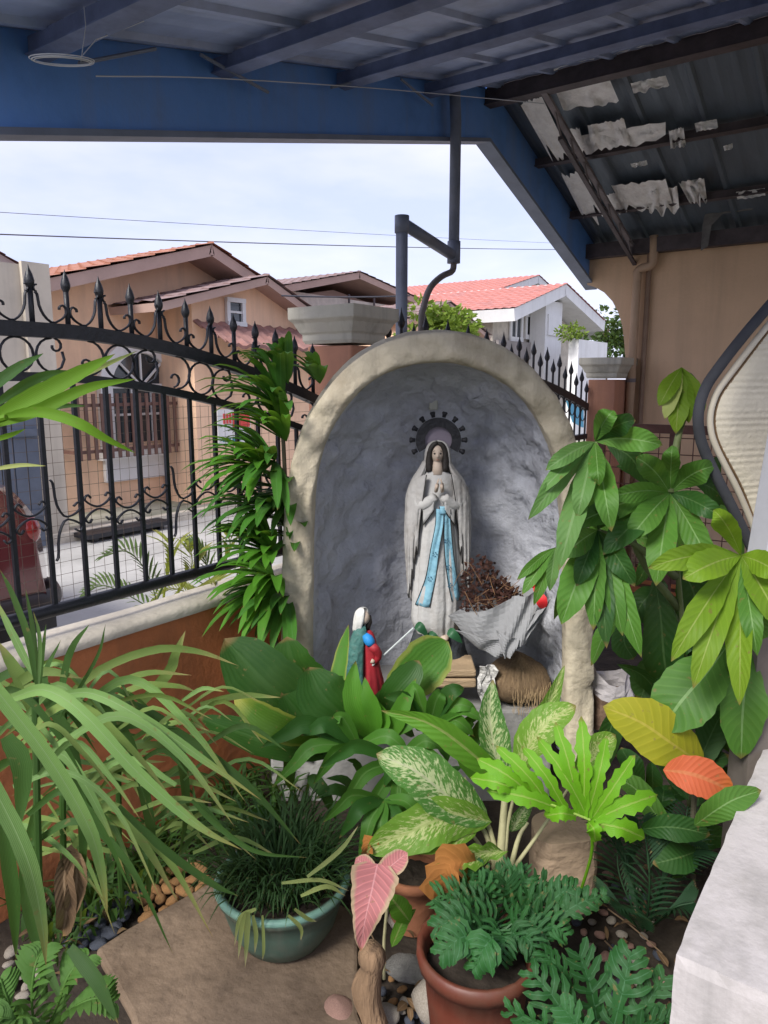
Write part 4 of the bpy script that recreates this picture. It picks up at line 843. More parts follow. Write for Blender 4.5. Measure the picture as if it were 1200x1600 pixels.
# crown of knobs behind the head
cc = at(685, 688, D=DS + .03); cw = MB(); n_ = 40; r0, r1 = 21 * SC, 35 * SC
rows = [[], [], [], []]
for i in range(n_ + 1):
    a = RAD(-32 + 244 * i / n_); d = RGT * math.cos(a) + Z * math.sin(a); rows[0].append(cc + d * r0 - H * .008); rows[1].append(cc + d * r1 - H * .008); rows[2].append(cc + d * r1 + H * .008); rows[3].append(cc + d * r0 + H * .008)
cr_o = MB().grid(rows + [rows[0]]).build('crown', CROWN, st)
for i in range(10):
    a = RAD(-25 + 230 * i / 9); d = RGT * math.cos(a) + Z * math.sin(a); e = cc + d * 36 * SC
    MB().tube([e, cc + d * 40 * SC, cc + d * 43 * SC, cc + d * 45 * SC], [3.0 * SC, 3.2 * SC, 4.6 * SC, 3.2 * SC], 8).build('crown_knob', CROWN, st, smooth=True)
MB().lathe(cc + H * .012, [(.0, .004), (22 * SC, .004), (22 * SC, -.004), (.0, -.004)], 28, ax=Matrix((RGT, Z, -H)).transposed()).build('halo_disc', mat('halo_grey', (.20, .17, .21), .5, .1, 9, .1), st)
# rock foot of the statue
rk = MB(); rows = []
for (py, hwp, df) in ((978, 30, .8), (990, 40, .8), (1010, 46, .8), (1035, 52, .8), (1056, 54, .8)):
    c = at(684, py, D=DS); rows.append([push(c + RGT * hwp * SC * math.cos(a * .262) + H * (-hwp * SC * df * math.sin(a * .262) + .01), Vector((math.cos(a), math.sin(a), 0)), .012, 24) for a in range(25)])
rk.grid([[at(684, 976, D=DS)] * 25] + rows).build('rock_base', mat('dark_rock', (.035, .042, .05), .8, .5, 12, .5, 30, dirt=(.08, .085, .08), dscale=14), st, smooth=True)
for (x, y, dx_) in ((650, 975, 12), (668, 990, 16), (700, 985, 14)):
    leaf(st, [at(x, y, D=DS - .12), at(x + dx_ * .6, y + 6, D=DS - .14), at(x + dx_ * 1.6, y + 20, D=DS - .13)], .035, mat('painted_leaf', (.02, .09, .035), .5, .2, 9, .1), 'moss_leaf')

# ------------------------------------------------------------------ kneeling figurine
DKN = 2.56; KS = DKN / F; ft = at(572, 1078, D=DKN)
kn = thing('kneeling_figurine', 'small kneeling figurine with white kerchief, red and blue clothes and green shawl', 'figurine', ft)
K = lambda x, y, f=0: at(x, y, D=DKN) - H * f * KS
def tubepx(pts, radii, nm, m, n=14, flat=1.): return MB().tube(spline([K(*p) for p in pts], len(radii)), [r * KS for r in radii], n, flat=flat).build(nm, m, kn, smooth=True)
SHAWL = mat('green_shawl', (.03, .11, .10), .7, .5, 40, .3, 60, col2=(.07, .19, .17), dirt=(.10, .16, .14), dscale=60)
def kdrape(spec, nm, m, fk, a0=0, a1=360):
    rows = []
    for (py, cx, hw, df, fs) in dense(spec):
        c = K(cx, py, fs); v = (py - spec[0][0]) / (spec[-1][0] - spec[0][0])
        rows.append([c + RGT * hw * KS * math.cos(RAD(t)) * (1 + .10 * v * cf(RAD(t) * fk + v)) - H * hw * df * KS * math.sin(RAD(t)) * (1 + .10 * v * cf(RAD(t) * fk + v)) for t in [a0 + (a1 - a0) * i / 40 for i in range(41)]])
    return MB().grid(rows).build(nm, m, kn, smooth=True, solid=.002)
FRED = mat('figurine_red', (.33, .02, .03), .6, .2, 12, .1)
kdrape([(984, 572, 6, .8, 0), (992, 573, 12, .8, 0), (1015, 577, 14, .85, 0), (1040, 579, 15, .9, 0), (1062, 580, 19, .95, 0), (1084, 580, 23, 1, 0)], 'dress', FRED, 5)
kdrape([(976, 565, 8, .9, 1), (986, 564, 12, .95, 2), (1005, 559, 15, 1, 3), (1030, 556, 18, 1, 4), (1055, 555, 20, 1, 4), (1074, 556, 22, 1, 4)], 'shawl', SHAWL, 6, 40, 300)
tubepx([(570, 988, 11), (577, 996, 14), (581, 1004, 14)], [5, 8.5, 8.5, 6], 'sleeve', mat('figurine_blue', (.02, .22, .55), .6, .15, 9, .1)); tubepx([(580, 1003, 14), (589, 1013, 13), (592, 1022, 10), (586, 1032, 11)], [7.5, 7.5, 6.5, 5.5, 4], 'forearm', FRED, 12)
MB().ball(K(569, 964, 2), (9 * KS, 9.5 * KS, 11.5 * KS), 16, 10).build('head', SKIN, kn, smooth=True)
kdrape([(949, 567, 2, 1, 1), (951, 567, 7, 1, 1), (956, 566, 11, 1, 1), (964, 565, 12, 1, 1), (974, 563, 11.5, 1, 0), (986, 560, 9, .9, -1)], 'kerchief', mat('kerchief_white', (.62, .62, .60), .8, .1, 9, .2), 4, 70, 330); tubepx([(576, 962, 0), (577, 972, 0), (574, 982, 0)], [4, 5, 4], 'hair', HAIR)
tubepx([(580, 1028, 12), (585, 1030, 13)], [4, 3.5], 'hand', SKIN, 8)
stk = tag(MB().tube([K(582, 1035, 14), at(646, 981, D=DKN + .02)], .0032, 6).build('candle_stick', mat('pale_stick', (.5, .55, .55), .5, .1, 4, 0)), 'thin pale rod leaning from the kneeling figurine to the statue', 'stick')

# ------------------------------------------------------------------ offerings in front of the statue
WOOD = mat('pale_wood', (.36, .26, .16), .8, .25, 5, .3, 30, stretch=(1, 1, 9), dirt=(.22, .15, .09))
pl = thing('wood_block', 'pale wooden planks lying in front of the statue', 'planks', at(700, 1072, D=2.62))
for k, (y0_, y1_) in enumerate(((1046, 1058), (1060, 1075))):
    a = at(640 if k else 660, y1_, D=2.56); b_ = at(744, y1_, D=2.56); h_ = (y1_ - y0_) * KS; o = MB(); dv = (b_ - a).normalized()
    dv.z = 0; b_.z = a.z; o.hexa([a, b_, b_ + H * .16, a + H * .16, a + Z * h_, b_ + Z * h_, b_ + Z * h_ + H * .16, a + Z * h_ + H * .16]).build('plank', WOOD, pl, bevel=.006)
# round straw sack
sk = thing('straw_basket', 'brown woven straw bundle under the wrapped bouquet', 'basket', at(810, 1095, D=2.58)); c = at(808, 1062, D=2.64); m_ = MB(); rows = []
for i in range(15):
    v = i / 14; th = v * math.pi; r = []
    for j in range(40):
        a = 2 * math.pi * j / 40; q = Vector((math.cos(a) * math.sin(th) ** .7 * 57 * (1 - .12 * math.cos(th)), math.sin(a) * math.sin(th) ** .7 * 42, math.cos(th) * 35 + (14 * max(0, 1 - abs(math.cos(a))) if th < 1.2 else 0)))
        p = c + (RGT * q.x + H * q.y + Z * q.z) * KS; r.append(push(p, (p - c).normalized(), .01, 18))
    rows.append(r)
m_.grid(rows, closed=True).build('bundle', mat('straw', (.34, .23, .13), .9, .35, 4, .6, 30, stretch=(30, 30, 1.5), dirt=(.22, .14, .075), dscale=3), sk, smooth=True)
fr2 = MB()
for _ in range(160):
    a = random.uniform(-.3, 1.25); x = 808 + 52 * math.sin(a); y = random.uniform(1058, 1090); p = at(x, y, D=2.64) - H * (45 * math.cos(a) * KS + .004); fr2.tube([p, p - Z * random.uniform(.015, .035) + RGT * random.uniform(-.004, .004) - H * .004], .0009, 3, cap=False)
kind(fr2.build('straw_fringe', mat('straw_light', (.34, .24, .13), .9), sk), 'stuff')
wp = thing('plastic_wrap', 'crumpled clear white wrapper beside the straw bundle', 'wrapper', at(762, 1085, D=2.55)); rows = []
for i in range(9): rows.append([push(at(748 + 26 * j / 8 + 4 * math.sin(i), 1040 + 56 * i / 8, D=2.555), -H + RGT * .5, .02, 40) for j in range(9)])
MB().grid(rows).build('film', mat('wrapper_film', (.50, .49, .47), .35, .3, 30, .6, 60), wp, solid=.003)
# bouquet of dried flowers in grey paper
bq = thing('dried_bouquet', 'bouquet of dried brown flowers wrapped in grey paper beside the statue', 'bouquet', at(810, 1025, D=2.6))
PAPER = mat('grey_paper', (.24, .243, .25), .85, .1, 6, .2, 40); tipb = at(838, 1028, D=2.52); 
def psheet(c4, bend, nm='paper'):
    a, b_, c_, d_ = [at(x, y, D=dd) for x, y, dd in c4]; rows = []
    for i in range(9):
        v = i / 8; rows.append([(a.lerp(b_, u)).lerp(d_.lerp(c_, u), v) - H * bend * math.sin(u * math.pi) * (1 - v * .4) + H * .01 * math.sin(u * 9 + v * 5) for u in [j / 10 for j in range(11)]])
    MB().grid(rows).build(nm, PAPER, bq, solid=.002)
psheet([(700, 962, 2.62), (812, 930, 2.55), (795, 1012, 2.50), (742, 1008, 2.56)], .05); psheet([(800, 932, 2.52), (838, 925, 2.52), (822, 1008, 2.47), (788, 1006, 2.47)], .02)
psheet([(836, 958, 2.50), (862, 935, 2.53), (815, 1012, 2.48), (798, 1012, 2.46)], .015); psheet([(712, 985, 2.55), (800, 1000, 2.46), (786, 1028, 2.46), (748, 1012, 2.52)], .03); psheet([(775, 985, 2.47), (812, 1000, 2.45), (800, 1026, 2.44), (788, 1028, 2.44)], .01)
psheet([(700, 962, 2.62), (850, 915, 2.74), (820, 1000, 2.6), (745, 1005, 2.6)], -.05)
DRY = mat('dried_flower', (.05, .02, .014), .95, .5, 20, .4); DRY2 = mat('dried_stem', (.20, .11, .055), .9, .3, 20, .2)
fl = MB(); 
for _ in range(700):
    u = random.random(); x = 724 + 86 * u + random.gauss(0, 5); y = random.uniform(866 + abs(u - .3) * 90, 958); p = at(x, y, D=2.66 + random.uniform(-.06, .08)); d = Vector((random.gauss(0, 1), random.gauss(0, 1), random.gauss(.3, 1))).normalized() * random.uniform(.012, .03); s = d.cross(H).normalized() * .006; fl.add([p, p + d * .5 + s, p + d, p + d * .5 - s], [(0, 1, 2, 3)])
kind(fl.build('dried_flowers', DRY, bq), 'stuff'); fl = MB()
for _ in range(16):
    x = random.uniform(735, 800); y = random.uniform(895, 955); p = at(x, y, D=2.58 + random.uniform(-.02, .05)); q = [p + Vector((random.gauss(0, .012), random.gauss(0, .012), random.gauss(0, .012))) * k for k in range(4)]; fl.tube(spline(q, 7), .0011, 4, cap=False)
kind(fl.build('dried_stems', DRY2, bq), 'stuff')
RF = mat('red_petal', (.55, .02, .025), .6, .2, 8, .1)
rf = thing('red_flower', 'small bright red flower beside the bouquet paper', 'flower', at(846, 940, D=2.5))
for (x, y, x2, y2, w_) in ((842, 925, 850, 952, 18), (826, 905, 838, 918, 12), (836, 912, 846, 935, 14)): leaf(rf, [at(x, y, D=2.5), at((x + x2) / 2, (y + y2) / 2, D=2.48), at(x2, y2, D=2.5)], w_ * KS, RF, 'petal', prof='ellip', n=6)
# ------------------------------------------------------------------ foreground: parapet, post, framed panel
PARA = mat('parapet_plaster', (.45, .42, .41), .85, .08, 5, .12, 50, dirt=(.31, .29, .27), dscale=7, streak=(.22, .21, .2, .8, 9), col2=None)
pz = .62; c0 = at(1053, 1492, z=pz)
pp = thing('parapet', 'white plastered low parapet with flat top beside the garden', 'parapet', (c0.x + .6, c0.y - .3, 0))
pm = bmesh.new(); bmesh.ops.create_cube(pm, size=1); bmesh.ops.subdivide_edges(pm, edges=pm.edges, cuts=60, use_grid_fill=True)
for v in pm.verts:
    q = v.co + Vector((.5, .5, .5)); w_ = Vector((c0.x + 1.9 * q.x, c0.y - .75 + .75 * q.y, pz * q.z)); de = sorted((min(q.x, 1 - q.x) * 1.9, min(q.y, 1 - q.y) * .75, (1 - q.z) * pz))
    e_ = max(0, 1 - de[1] / .02) * max(0, 1 - de[0] / .02); ch = max(0, noise.noise(w_ * 17) + .25 * noise.noise(w_ * 50)) * .008 + .003
    cc_ = Vector((c0.x + .95, c0.y - .375, .3)); v.co = w_ + (cc_ - w_).normalized() * ch * e_ + Z * .001 * noise.noise(w_ * 9)
pme = bpy.data.meshes.new('parapet_body'); pm.to_mesh(pme); pm.free(); pme.materials.append(PARA); link(bpy.data.objects.new('parapet_body', pme), pp)
po = thing('white_post', 'pale grey square post behind the parapet next to the ribbed panel', 'post', at(1195, 1100, D=1.86))
a = at(1165, 868, D=1.86); m_ = MB(); R3 = Matrix((RGT, H, Z)).transposed()
tp = at(1206, 630, D=1.86); m_.hexa([a - H * .1, a - H * .1 + RGT * .2, a + RGT * .2, a, tp - H * .1, tp - H * .1 + RGT * .2, tp + RGT * .2, tp]).build('shaft', mat('post_plaster', (.42, .42, .46), .85, .08, 5, .1), po, bevel=.006)
b_ = a - Z * .004 + RGT * .002; g_ = Vector((b_.x, b_.y, 0)); m_ = MB(); m_.hexa([g_ - H * .1, g_ - H * .1 + RGT * .2, g_ + RGT * .2, g_, b_ - H * .1, b_ - H * .1 + RGT * .2, b_ + RGT * .2, b_]).build('foot', mat('post_foot', (.13, .11, .095), .85, .2, 5, .2), po)
fp = thing('framed_panel', 'cream ribbed panel with rounded corner and dark grey padded rim', 'panel', at(1180, 850, D=1.7))
DPn = 1.95
outl = [(1330, 330), (1200, 480), (1160, 527), (1125, 572), (1103, 605), (1092, 640), (1092, 672), (1100, 702), (1118, 742), (1140, 785), (1166, 838), (1185, 880), (1330, 900)]
e_ = [at(x, y, D=DPn + (x - 1090) * .0006) for x, y in outl]; sp_ = spline(e_[:-1], 60)
MB().tube(sp_, .014, 10).build('rim', mat('grey_rubber', (.045, .047, .055), .9, .3, 6, .2), fp, smooth=True)
inn = [p + (at(1230, 680, D=DPn + .1) - p).normalized() * .04 for p in sp_]; MB().tube(inn, .0085, 8).build('piping', mat('cream_piping', (.55, .50, .40), .6, .1, 5, .05), fp, smooth=True)
in2 = [p + (at(1230, 680, D=DPn + .1) - p).normalized() * .056 for p in sp_]; MB().tube(in2, .004, 6).build('seam', mat('brown_seam', (.16, .10, .05), .7), fp, smooth=True)
CREAM = mat('cream_fabric', (.60, .55, .44), .85, .1, 4, .2, 60); rows = []
zt, zb2 = in2[0].z, in2[-1].z; nr = 150
import bisect
for i in range(nr + 1):
    z_ = zt + (zb2 - zt) * i / nr; k = min(range(len(in2) - 1), key=lambda k: abs((in2[k].z + in2[k + 1].z) / 2 - z_)); t = 0 if abs(in2[k + 1].z - in2[k].z) < 1e-6 else max(0, min(1, (z_ - in2[k].z) / (in2[k + 1].z - in2[k].z)))
    p = in2[k].lerp(in2[k + 1], t); r = []; far = at(1420, 680, D=DPn + .38)
    for j in range(13):
        u = j / 12; q = p.lerp(Vector((far.x, far.y, p.z)), u); r.append(q - H * (.003 * math.sin(i * 2.1) * (1 - abs(u - .25)) * (.6 + .4 * math.sin(i * .37)) + .02 * math.sin(u * 3)))
    rows.append(r)
MB().grid(rows).build('ribbed_fabric', CREAM, fp, smooth=True, solid=.01)

# mesh trellis by the house wall
tr_ = thing('mesh_trellis', 'brown wire mesh trellis with steel frame by the tan wall', 'trellis', (5.0, 1.4, 0)); RB = mat('rust_frame', (.13, .06, .045), .7, .3, 10, .2)
ta = at(935, 665, x=4.9); tb = at(1110, 668, x=4.9)
MB().box((4.88, tb.y - .3, ta.z - .035), (4.92, ta.y, ta.z + .02)).build('top_rail', RB, tr_); MB().box((4.885, tb.y - .3, .25), (4.915, ta.y - .001, .29)).build('bottom_rail', RB, tr_)
for y in (ta.y - .02, (ta.y + tb.y) / 2 - .15): MB().box((4.875, y - .03, 0), (4.925, y + .03, ta.z - .036)).build('post', RB, tr_)
k = 0; y = ta.y - .09
while y > tb.y - .28: MB().tube([(4.9, y, .29), (4.9, y, ta.z - .035)], .0035, 5).build('mesh_wire', RB, tr_); y -= .105
for i in range(9): MB().tube([(4.893, tb.y - .28, .36 + i * .105), (4.893, ta.y - .03, .36 + i * .105)], .0035, 5).build('mesh_wire', RB, tr_)
cr1 = thing('wooden_crate', 'weathered wooden crate with pale slats behind the mesh trellis', 'crate', (5.3, 1.25, 0)); cy0 = at(1085, 900, x=5.25).y; cy1 = at(985, 900, x=5.25).y; cz1 = at(1030, 855, x=5.25).z
for i in range(5): z_ = .05 + i * (cz1 - .05) / 5; MB().box((5.25 + .004 * (i % 2), cy0, z_), (5.275 + .004 * (i % 2), cy1, z_ + (cz1 - .05) / 5 - .03)).build('slat', WOOD if i > 2 else WALLO, cr1)
MB().box((5.285, cy0 + .02, .02), (5.6, cy1 - .02, cz1 - .06)).build('box_body', mat('crate_wood', (.16, .08, .05), .85, .3, 6, .3), cr1)
sbag = thing('paper_bag', 'crumpled white and brown bag on the ground right of the grotto', 'bag', at(960, 1110, d=2.75)); c = at(955, 1075, d=2.8); rows = []
for i in range(11):
    v = i / 10; rows.append([push(c + (RGT * (36 - 8 * v) * math.cos(j * .393) + H * 30 * math.sin(j * .393) + Z * (-60 + 85 * v + 10 * math.cos(j * .8) * v)) * 2.8 / F, Vector((math.cos(j), math.sin(j), .3)), .03, 14) for j in range(17)])
MB().grid(rows[:7]).build('lower_bag', mat('brown_bag', (.17, .11, .075), .9, .3, 9, .4), sbag); MB().grid(rows[6:]).build('upper_bag', mat('white_bag', (.48, .45, .46), .8, .2, 9, .4), sbag)

# ------------------------------------------------------------------ stones, pebbles, pots
PB_O = mat('orange_pebble', (.36, .19, .075), .7, .35, 14, .3, 60, dirt=(.20, .11, .05), dscale=12); PB_D = mat('dark_pebble', (.045, .052, .07), .55, .4, 14, .2, 60); PB_W = mat('pale_pebble', (.34, .30, .25), .8, .3, 14, .3, 60); PB_R = mat('pink_pebble', (.32, .19, .15), .75, .25, 14, .3)
def stone_mesh(seed):
    b = MB().ball((0, 0, 0), 1, 14, 9); b.v = [tuple(Vector(v) * (1 + .22 * noise.noise(Vector(v) * 1.2 + Vector((seed * 7, 0, 0))) + .06 * noise.noise(Vector(v) * 4 + Vector((seed, 3, 0))))) for v in b.v]; me = bpy.data.meshes.new('pebble'); me.from_pydata(b.v, [], b.f); me.polygons.foreach_set('use_smooth', [True] * len(b.f)); return me
SM = {}
def stone(parent, p, r, m, nm='pebble', sq=(1, .75, .5)):
    key = (m.name, random.randrange(5))
    if key not in SM: me = stone_mesh(key[1]); me.materials.append(m); SM[key] = me
    o = bpy.data.objects.new(nm, SM[key]); COL.objects.link(o); o.parent = parent; o.matrix_parent_inverse = Matrix.Translation(-parent.location)
    o.location = p; o.scale = (r * sq[0], r * sq[1], r * sq[2]); o.rotation_euler = (random.gauss(0, .12), random.gauss(0, .12), random.random() * 6.28); return o
pb = thing('pebble_border', 'border of orange and dark pebbles set beside the concrete slab', 'pebbles', at(260, 1400, z=0))
def scatter(poly, m, rpx, step, nm='pebble', z=.0, parent=None, sq=(1, .75, .5), jit=.3):
    xs = [p[0] for p in poly]; ys = [p[1] for p in poly]; y = min(ys); row = 0
    def inside(x, y):
        c = False
        for i in range(len(poly)):
            (x1, y1), (x2, y2) = poly[i], poly[i - 1]
            if (y1 > y) != (y2 > y) and x < (x2 - x1) * (y - y1) / (y2 - y1) + x1: c = not c
        return c
    while y < max(ys):
        x = min(xs) + (row % 2) * step / 2
        while x < max(xs):
            xx, yy = x + random.gauss(0, jit * step * .4), y + random.gauss(0, jit * step * .25)
            if inside(xx, yy): g = at(xx, yy, z=z); r = rpx * random.uniform(.75, 1.2) * (g - CAM).dot(FW) / F; stone(parent or pb, g + Z * r * sq[2] * .35, r, m if not isinstance(m, list) else random.choice(m), nm, sq)
            x += step
        y += step * .62; row += 1
scatter([(200, 1345), (325, 1345), (332, 1392), (270, 1440), (238, 1455), (200, 1395)], PB_O, 15, 25); scatter([(95, 1385), (200, 1370), (228, 1420), (185, 1475), (110, 1490)], PB_D, 14, 25)
scatter([(165, 1345), (205, 1345), (205, 1370), (165, 1378)], PB_R, 13, 24); scatter([(250, 1330), (330, 1330), (330, 1350), (215, 1350)], [PB_R, PB_W], 13, 26); scatter([(0, 1490), (40, 1485), (75, 1530), (0, 1590)], PB_W, 12, 30)
gs = thing('gravel_patch', 'loose pale gravel and stones around the red brown pot', 'gravel', at(640, 1560, z=0))
scatter([(560, 1500), (680, 1500), (700, 1600), (560, 1620)], [PB_W, PB_O, PB_D], 9, 26, parent=gs); scatter([(900, 1350), (1000, 1370), (1050, 1560), (940, 1560), (880, 1440)], [PB_W, PB_D, PB_R], 9, 30, parent=gs)
def bigstone(x, y, rpx, m, lab, sq=(1, .8, .6)):
    g = at(x, y, z=0); r = rpx * (g - CAM).dot(FW) / F; me = stone_mesh(random.random() * 9); me.materials.append(m); o = bpy.data.objects.new('garden_stone', me); COL.objects.link(o); o.location = g + Z * r * sq[2] * .6; o.scale = (r * sq[0], r * sq[1], r * sq[2]); o.rotation_euler.z = random.random() * 6; tag(o, lab, 'stone')
bigstone(672, 1580, 34, PB_W, 'pale tan stone touching the side of the red brown pot', (1, .8, .9)); bigstone(603, 1592, 22, PB_W, 'white stone on the gravel left of the red brown pot'); bigstone(632, 1440, 28, PB_W, 'rounded grey stone behind the pink leaf'); bigstone(530, 1590, 30, PB_R, 'brown stone at the edge of the concrete slab')
bigstone(640, 1520, 42, mat('grey_block', (.17, .165, .155), .9, .2, 6, .4), 'flat grey stone slab below the pink leaf', (1, .7, .3))
# weathered stump-like block
bk = at(876, 1395, d=2.1); s_ = 2.1 / F; BLK = mat('sandy_block', (.30, .22, .15), .9, .2, 5, .4, 25, stretch=(1, 1, 1.6), dirt=(.18, .13, .09), dscale=3)
rows = [[push(bk + (RGT * (50 - 3 * (k > 8)) * (abs(math.cos(a)) ** .6) * math.copysign(1, math.cos(a)) + H * 42 * (abs(math.sin(a)) ** .6) * math.copysign(1, math.sin(a)) + Z * (k * 10 - 6 + 5 * math.cos(a))) * s_, Vector((math.cos(a), math.sin(a), 0)), .008, 20) for a in [j * 6.2832 / 28 for j in range(28)]] for k in range(13)]
sb_ = MB().grid(rows, closed=True); sb_.add(rows[-1], [tuple(range(28))]); tag(sb_.build('stone_block', BLK, smooth=False, bevel=.006), 'sandy brown block standing behind the variegated plant', 'block')
bk2 = at(645, 1440, d=2.05)
# pots
def pot(name, label, c, prof, m, soil_z, soil_r, n=36, rib=0):
    t = thing(name, label, 'pot', c); b = MB(); c = Vector(c); rows = []
    for r_, z_ in prof: rows.append([c + Vector((math.cos(a) * r_ * (1 + rib * (1 if int(j) % 2 else 0) * (.1 < z_ / prof[-1][1] < .8)), math.sin(a) * r_ * (1 + rib * (1 if int(j) % 2 else 0)), z_)) for j, a in [(j, 2 * math.pi * j / n) for j in range(n)]])
    b.grid(rows, closed=True); b.add(rows[0], [tuple(range(n))[::-1]]); b.build('pot_body', m, t, smooth=True)
    sr = [[c + Vector((math.cos(a) * soil_r * q, math.sin(a) * soil_r * q, soil_z + .012 * noise.noise(Vector((math.cos(a) * q * 4, math.sin(a) * q * 4, 0))))) for a in [2 * math.pi * j / n for j in range(n)]] for q in (0.01, .3, .6, .85, 1)]
    MB().grid(sr, closed=True).build('soil', SOIL, t, smooth=True); return t
GP = at(437, 1500, z=.035); GP = GP + H * .09
pot('green_pot', 'round green plastic pot with mondo grass on the concrete slab', (GP.x, GP.y, .036), [(.085, 0), (.115, .012), (.145, .06), (.160, .11), (.166, .15), (.178, .155), (.183, .17), (.180, .182), (.166, .184), (.158, .17), (.155, .13)], mat('green_plastic', (.065, .115, .085), .5, .25, 5, .1, dirt=(.13, .12, .085), dscale=6, streak=(.2, .19, .15, .7, 14)), .145, .157)
MB_r = MB(); MB_r.tube([Vector((GP.x, GP.y, .036 + .176)) + Vector((math.cos(a), math.sin(a), 0)) * .175 for a in [j * 2 * math.pi / 48 for j in range(49)]], .0105, 8); rg = MB_r.build('pot_rim', mat('pale_green_plastic', (.16, .30, .24), .45, .15, 5, .05, dirt=(.14, .19, .14), dscale=8), [o for o in bpy.data.objects if o.name == 'green_pot'][0], smooth=True)
RP = at(745, 1480, z=.29) + H * .0; RPc = Vector((RP.x, RP.y, 0)) + RGT * .0
pot('clay_pot', 'red brown ribbed plant pot with dark lacy foliage', (RPc.x, RPc.y, -.01), [(.09, 0), (.095, .02), (.112, .2), (.118, .262), (.132, .265), (.136, .285), (.134, .305), (.124, .306), (.116, .29), (.112, .26)], mat('red_brown_plastic', (.12, .030, .017), .5, .2, 5, .08, dirt=(.11, .055, .035), dscale=6, streak=(.16, .075, .05, .5, 14)), .255, .113, 48, .02)
TP = at(640, 1445, z=.03); pot('terracotta_pot', 'small terracotta pot half hidden behind the pink leaf', (TP.x + .05, TP.y + .02, 0), [(.065, 0), (.08, .1), (.088, .15), (.098, .152), (.1, .18), (.09, .182), (.08, .16)], mat('terracotta', (.30, .12, .06), .85, .2, 6, .2, dirt=(.17, .08, .05)), .14, .08)
bl2 = mat('blue_plastic', (.01, .05, .35), .4, .1, 5, 0)
for (x, y, l_) in ((8, 1392, 'blue plastic cup half hidden at the orange wall foot under the strap leaves'), (150, 1322, 'blue plastic cup lying against the orange wall')): tag(MB().lathe(at(x, y, z=.0), [(.02, 0), (.028, .004), (.03, .03), (.022, .045), (.006, .047)], 12).build('plastic_cup', bl2, smooth=True), l_, 'plastic')
# fallen leaves and twigs on the soil
DL = leafmat('dead_leaf', (.13, .085, .05), rib=(.25, .17, .1), trans=.1, var=.45, rough=.8)
lit = thing('leaf_litter', 'dry brown leaves and twigs scattered on the dark soil', 'leaf litter', (1.2, .9, 0))
for _ in range(190):
    x, y = random.choice([(random.uniform(900, 1060), random.uniform(1320, 1590)), (random.uniform(560, 720), random.uniform(1380, 1600)), (random.uniform(40, 190), random.uniform(1300, 1540)), (random.uniform(900, 1080), random.uniform(1100, 1250)), (random.uniform(330, 620), random.uniform(1250, 1420))]); g = at(x, y, z=.012) ; a = random.random() * 6.28; d = Vector((math.cos(a), math.sin(a), 0)) * random.uniform(.02, .055)
    leaf(lit, [g, g + d * .5 + Z * random.uniform(.004, .02), g + d + Z * random.uniform(0, .015)], random.uniform(.010, .024), DL, 'dry_leaf', n=6, across=2, ref=Z + Vector((random.gauss(0, .3), random.gauss(0, .3), 0)), fold=random.uniform(.1, .5))
for (q) in ([(130, 1505), (170, 1490), (225, 1468)], [(820, 1360), (870, 1392), (920, 1408)], [(950, 1420), (990, 1450), (1035, 1490)], [(945, 1470), (975, 1500)], [(560, 1420), (590, 1480), (610, 1520)]):
    lit_t = MB().tube(spline([at(x, y, z=.02) for x, y in q], 8), .0022, 5).build('twig', mat('twig', (.22, .15, .09), .9, .3, 10, .2), lit)

# ------------------------------------------------------------------ plants
def plant(name, label, base, cat='plant'): return thing(name, label, cat, base)
# long strap leaved palm in the near left
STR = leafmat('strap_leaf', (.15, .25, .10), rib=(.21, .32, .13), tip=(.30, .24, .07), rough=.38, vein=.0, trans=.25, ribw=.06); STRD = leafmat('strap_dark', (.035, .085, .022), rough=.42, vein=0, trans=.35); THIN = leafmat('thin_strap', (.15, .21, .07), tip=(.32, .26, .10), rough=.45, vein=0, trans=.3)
sp1 = plant('strap_leaf_palm', 'palm with long drooping pale green strap leaves beside the orange wall', at(60, 1560, z=0), 'palm')
for pix, w_, rl in (([(-60, 1010, 1.0), (0, 1085, 1.02), (80, 1190, 1.05), (140, 1295, 1.08), (160, 1370, 1.12), (168, 1432, 1.15)], 46, 12), ([(20, 1090, 1.25), (70, 1078, 1.22), (130, 1115, 1.2), (220, 1212, 1.2), (310, 1290, 1.22), (378, 1328, 1.25)], 42, 15), ([(95, 1085, 1.4), (150, 1085, 1.38), (235, 1130, 1.35), (320, 1188, 1.35), (408, 1250, 1.38)], 34, 18), ([(-70, 1130, .95), (0, 1250, .98), (45, 1350, 1.0), (65, 1440, 1.05), (72, 1510, 1.1)], 52, 10)):
    pleaf(sp1, pix, w_ * .5, STR, prof='strap', roll=rl, fold=.22, n=22)
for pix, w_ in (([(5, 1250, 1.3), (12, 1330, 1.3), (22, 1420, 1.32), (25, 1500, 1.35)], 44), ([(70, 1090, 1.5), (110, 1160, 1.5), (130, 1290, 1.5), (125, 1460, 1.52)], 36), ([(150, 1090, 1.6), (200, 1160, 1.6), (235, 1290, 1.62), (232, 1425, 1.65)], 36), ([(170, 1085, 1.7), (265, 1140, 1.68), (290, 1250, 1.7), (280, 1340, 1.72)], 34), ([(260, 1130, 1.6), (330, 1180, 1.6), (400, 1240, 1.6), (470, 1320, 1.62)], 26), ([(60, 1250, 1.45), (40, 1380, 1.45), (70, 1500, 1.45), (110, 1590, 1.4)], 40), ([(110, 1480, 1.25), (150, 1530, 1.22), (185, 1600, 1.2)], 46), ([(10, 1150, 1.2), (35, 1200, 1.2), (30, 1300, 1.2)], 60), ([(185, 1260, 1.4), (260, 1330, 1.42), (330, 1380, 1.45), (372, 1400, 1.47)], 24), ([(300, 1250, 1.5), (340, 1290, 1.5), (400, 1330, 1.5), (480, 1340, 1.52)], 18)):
    pleaf(sp1, pix, w_ * .5, STRD, prof='strap', roll=random.uniform(-30, 30), fold=.3, n=16)
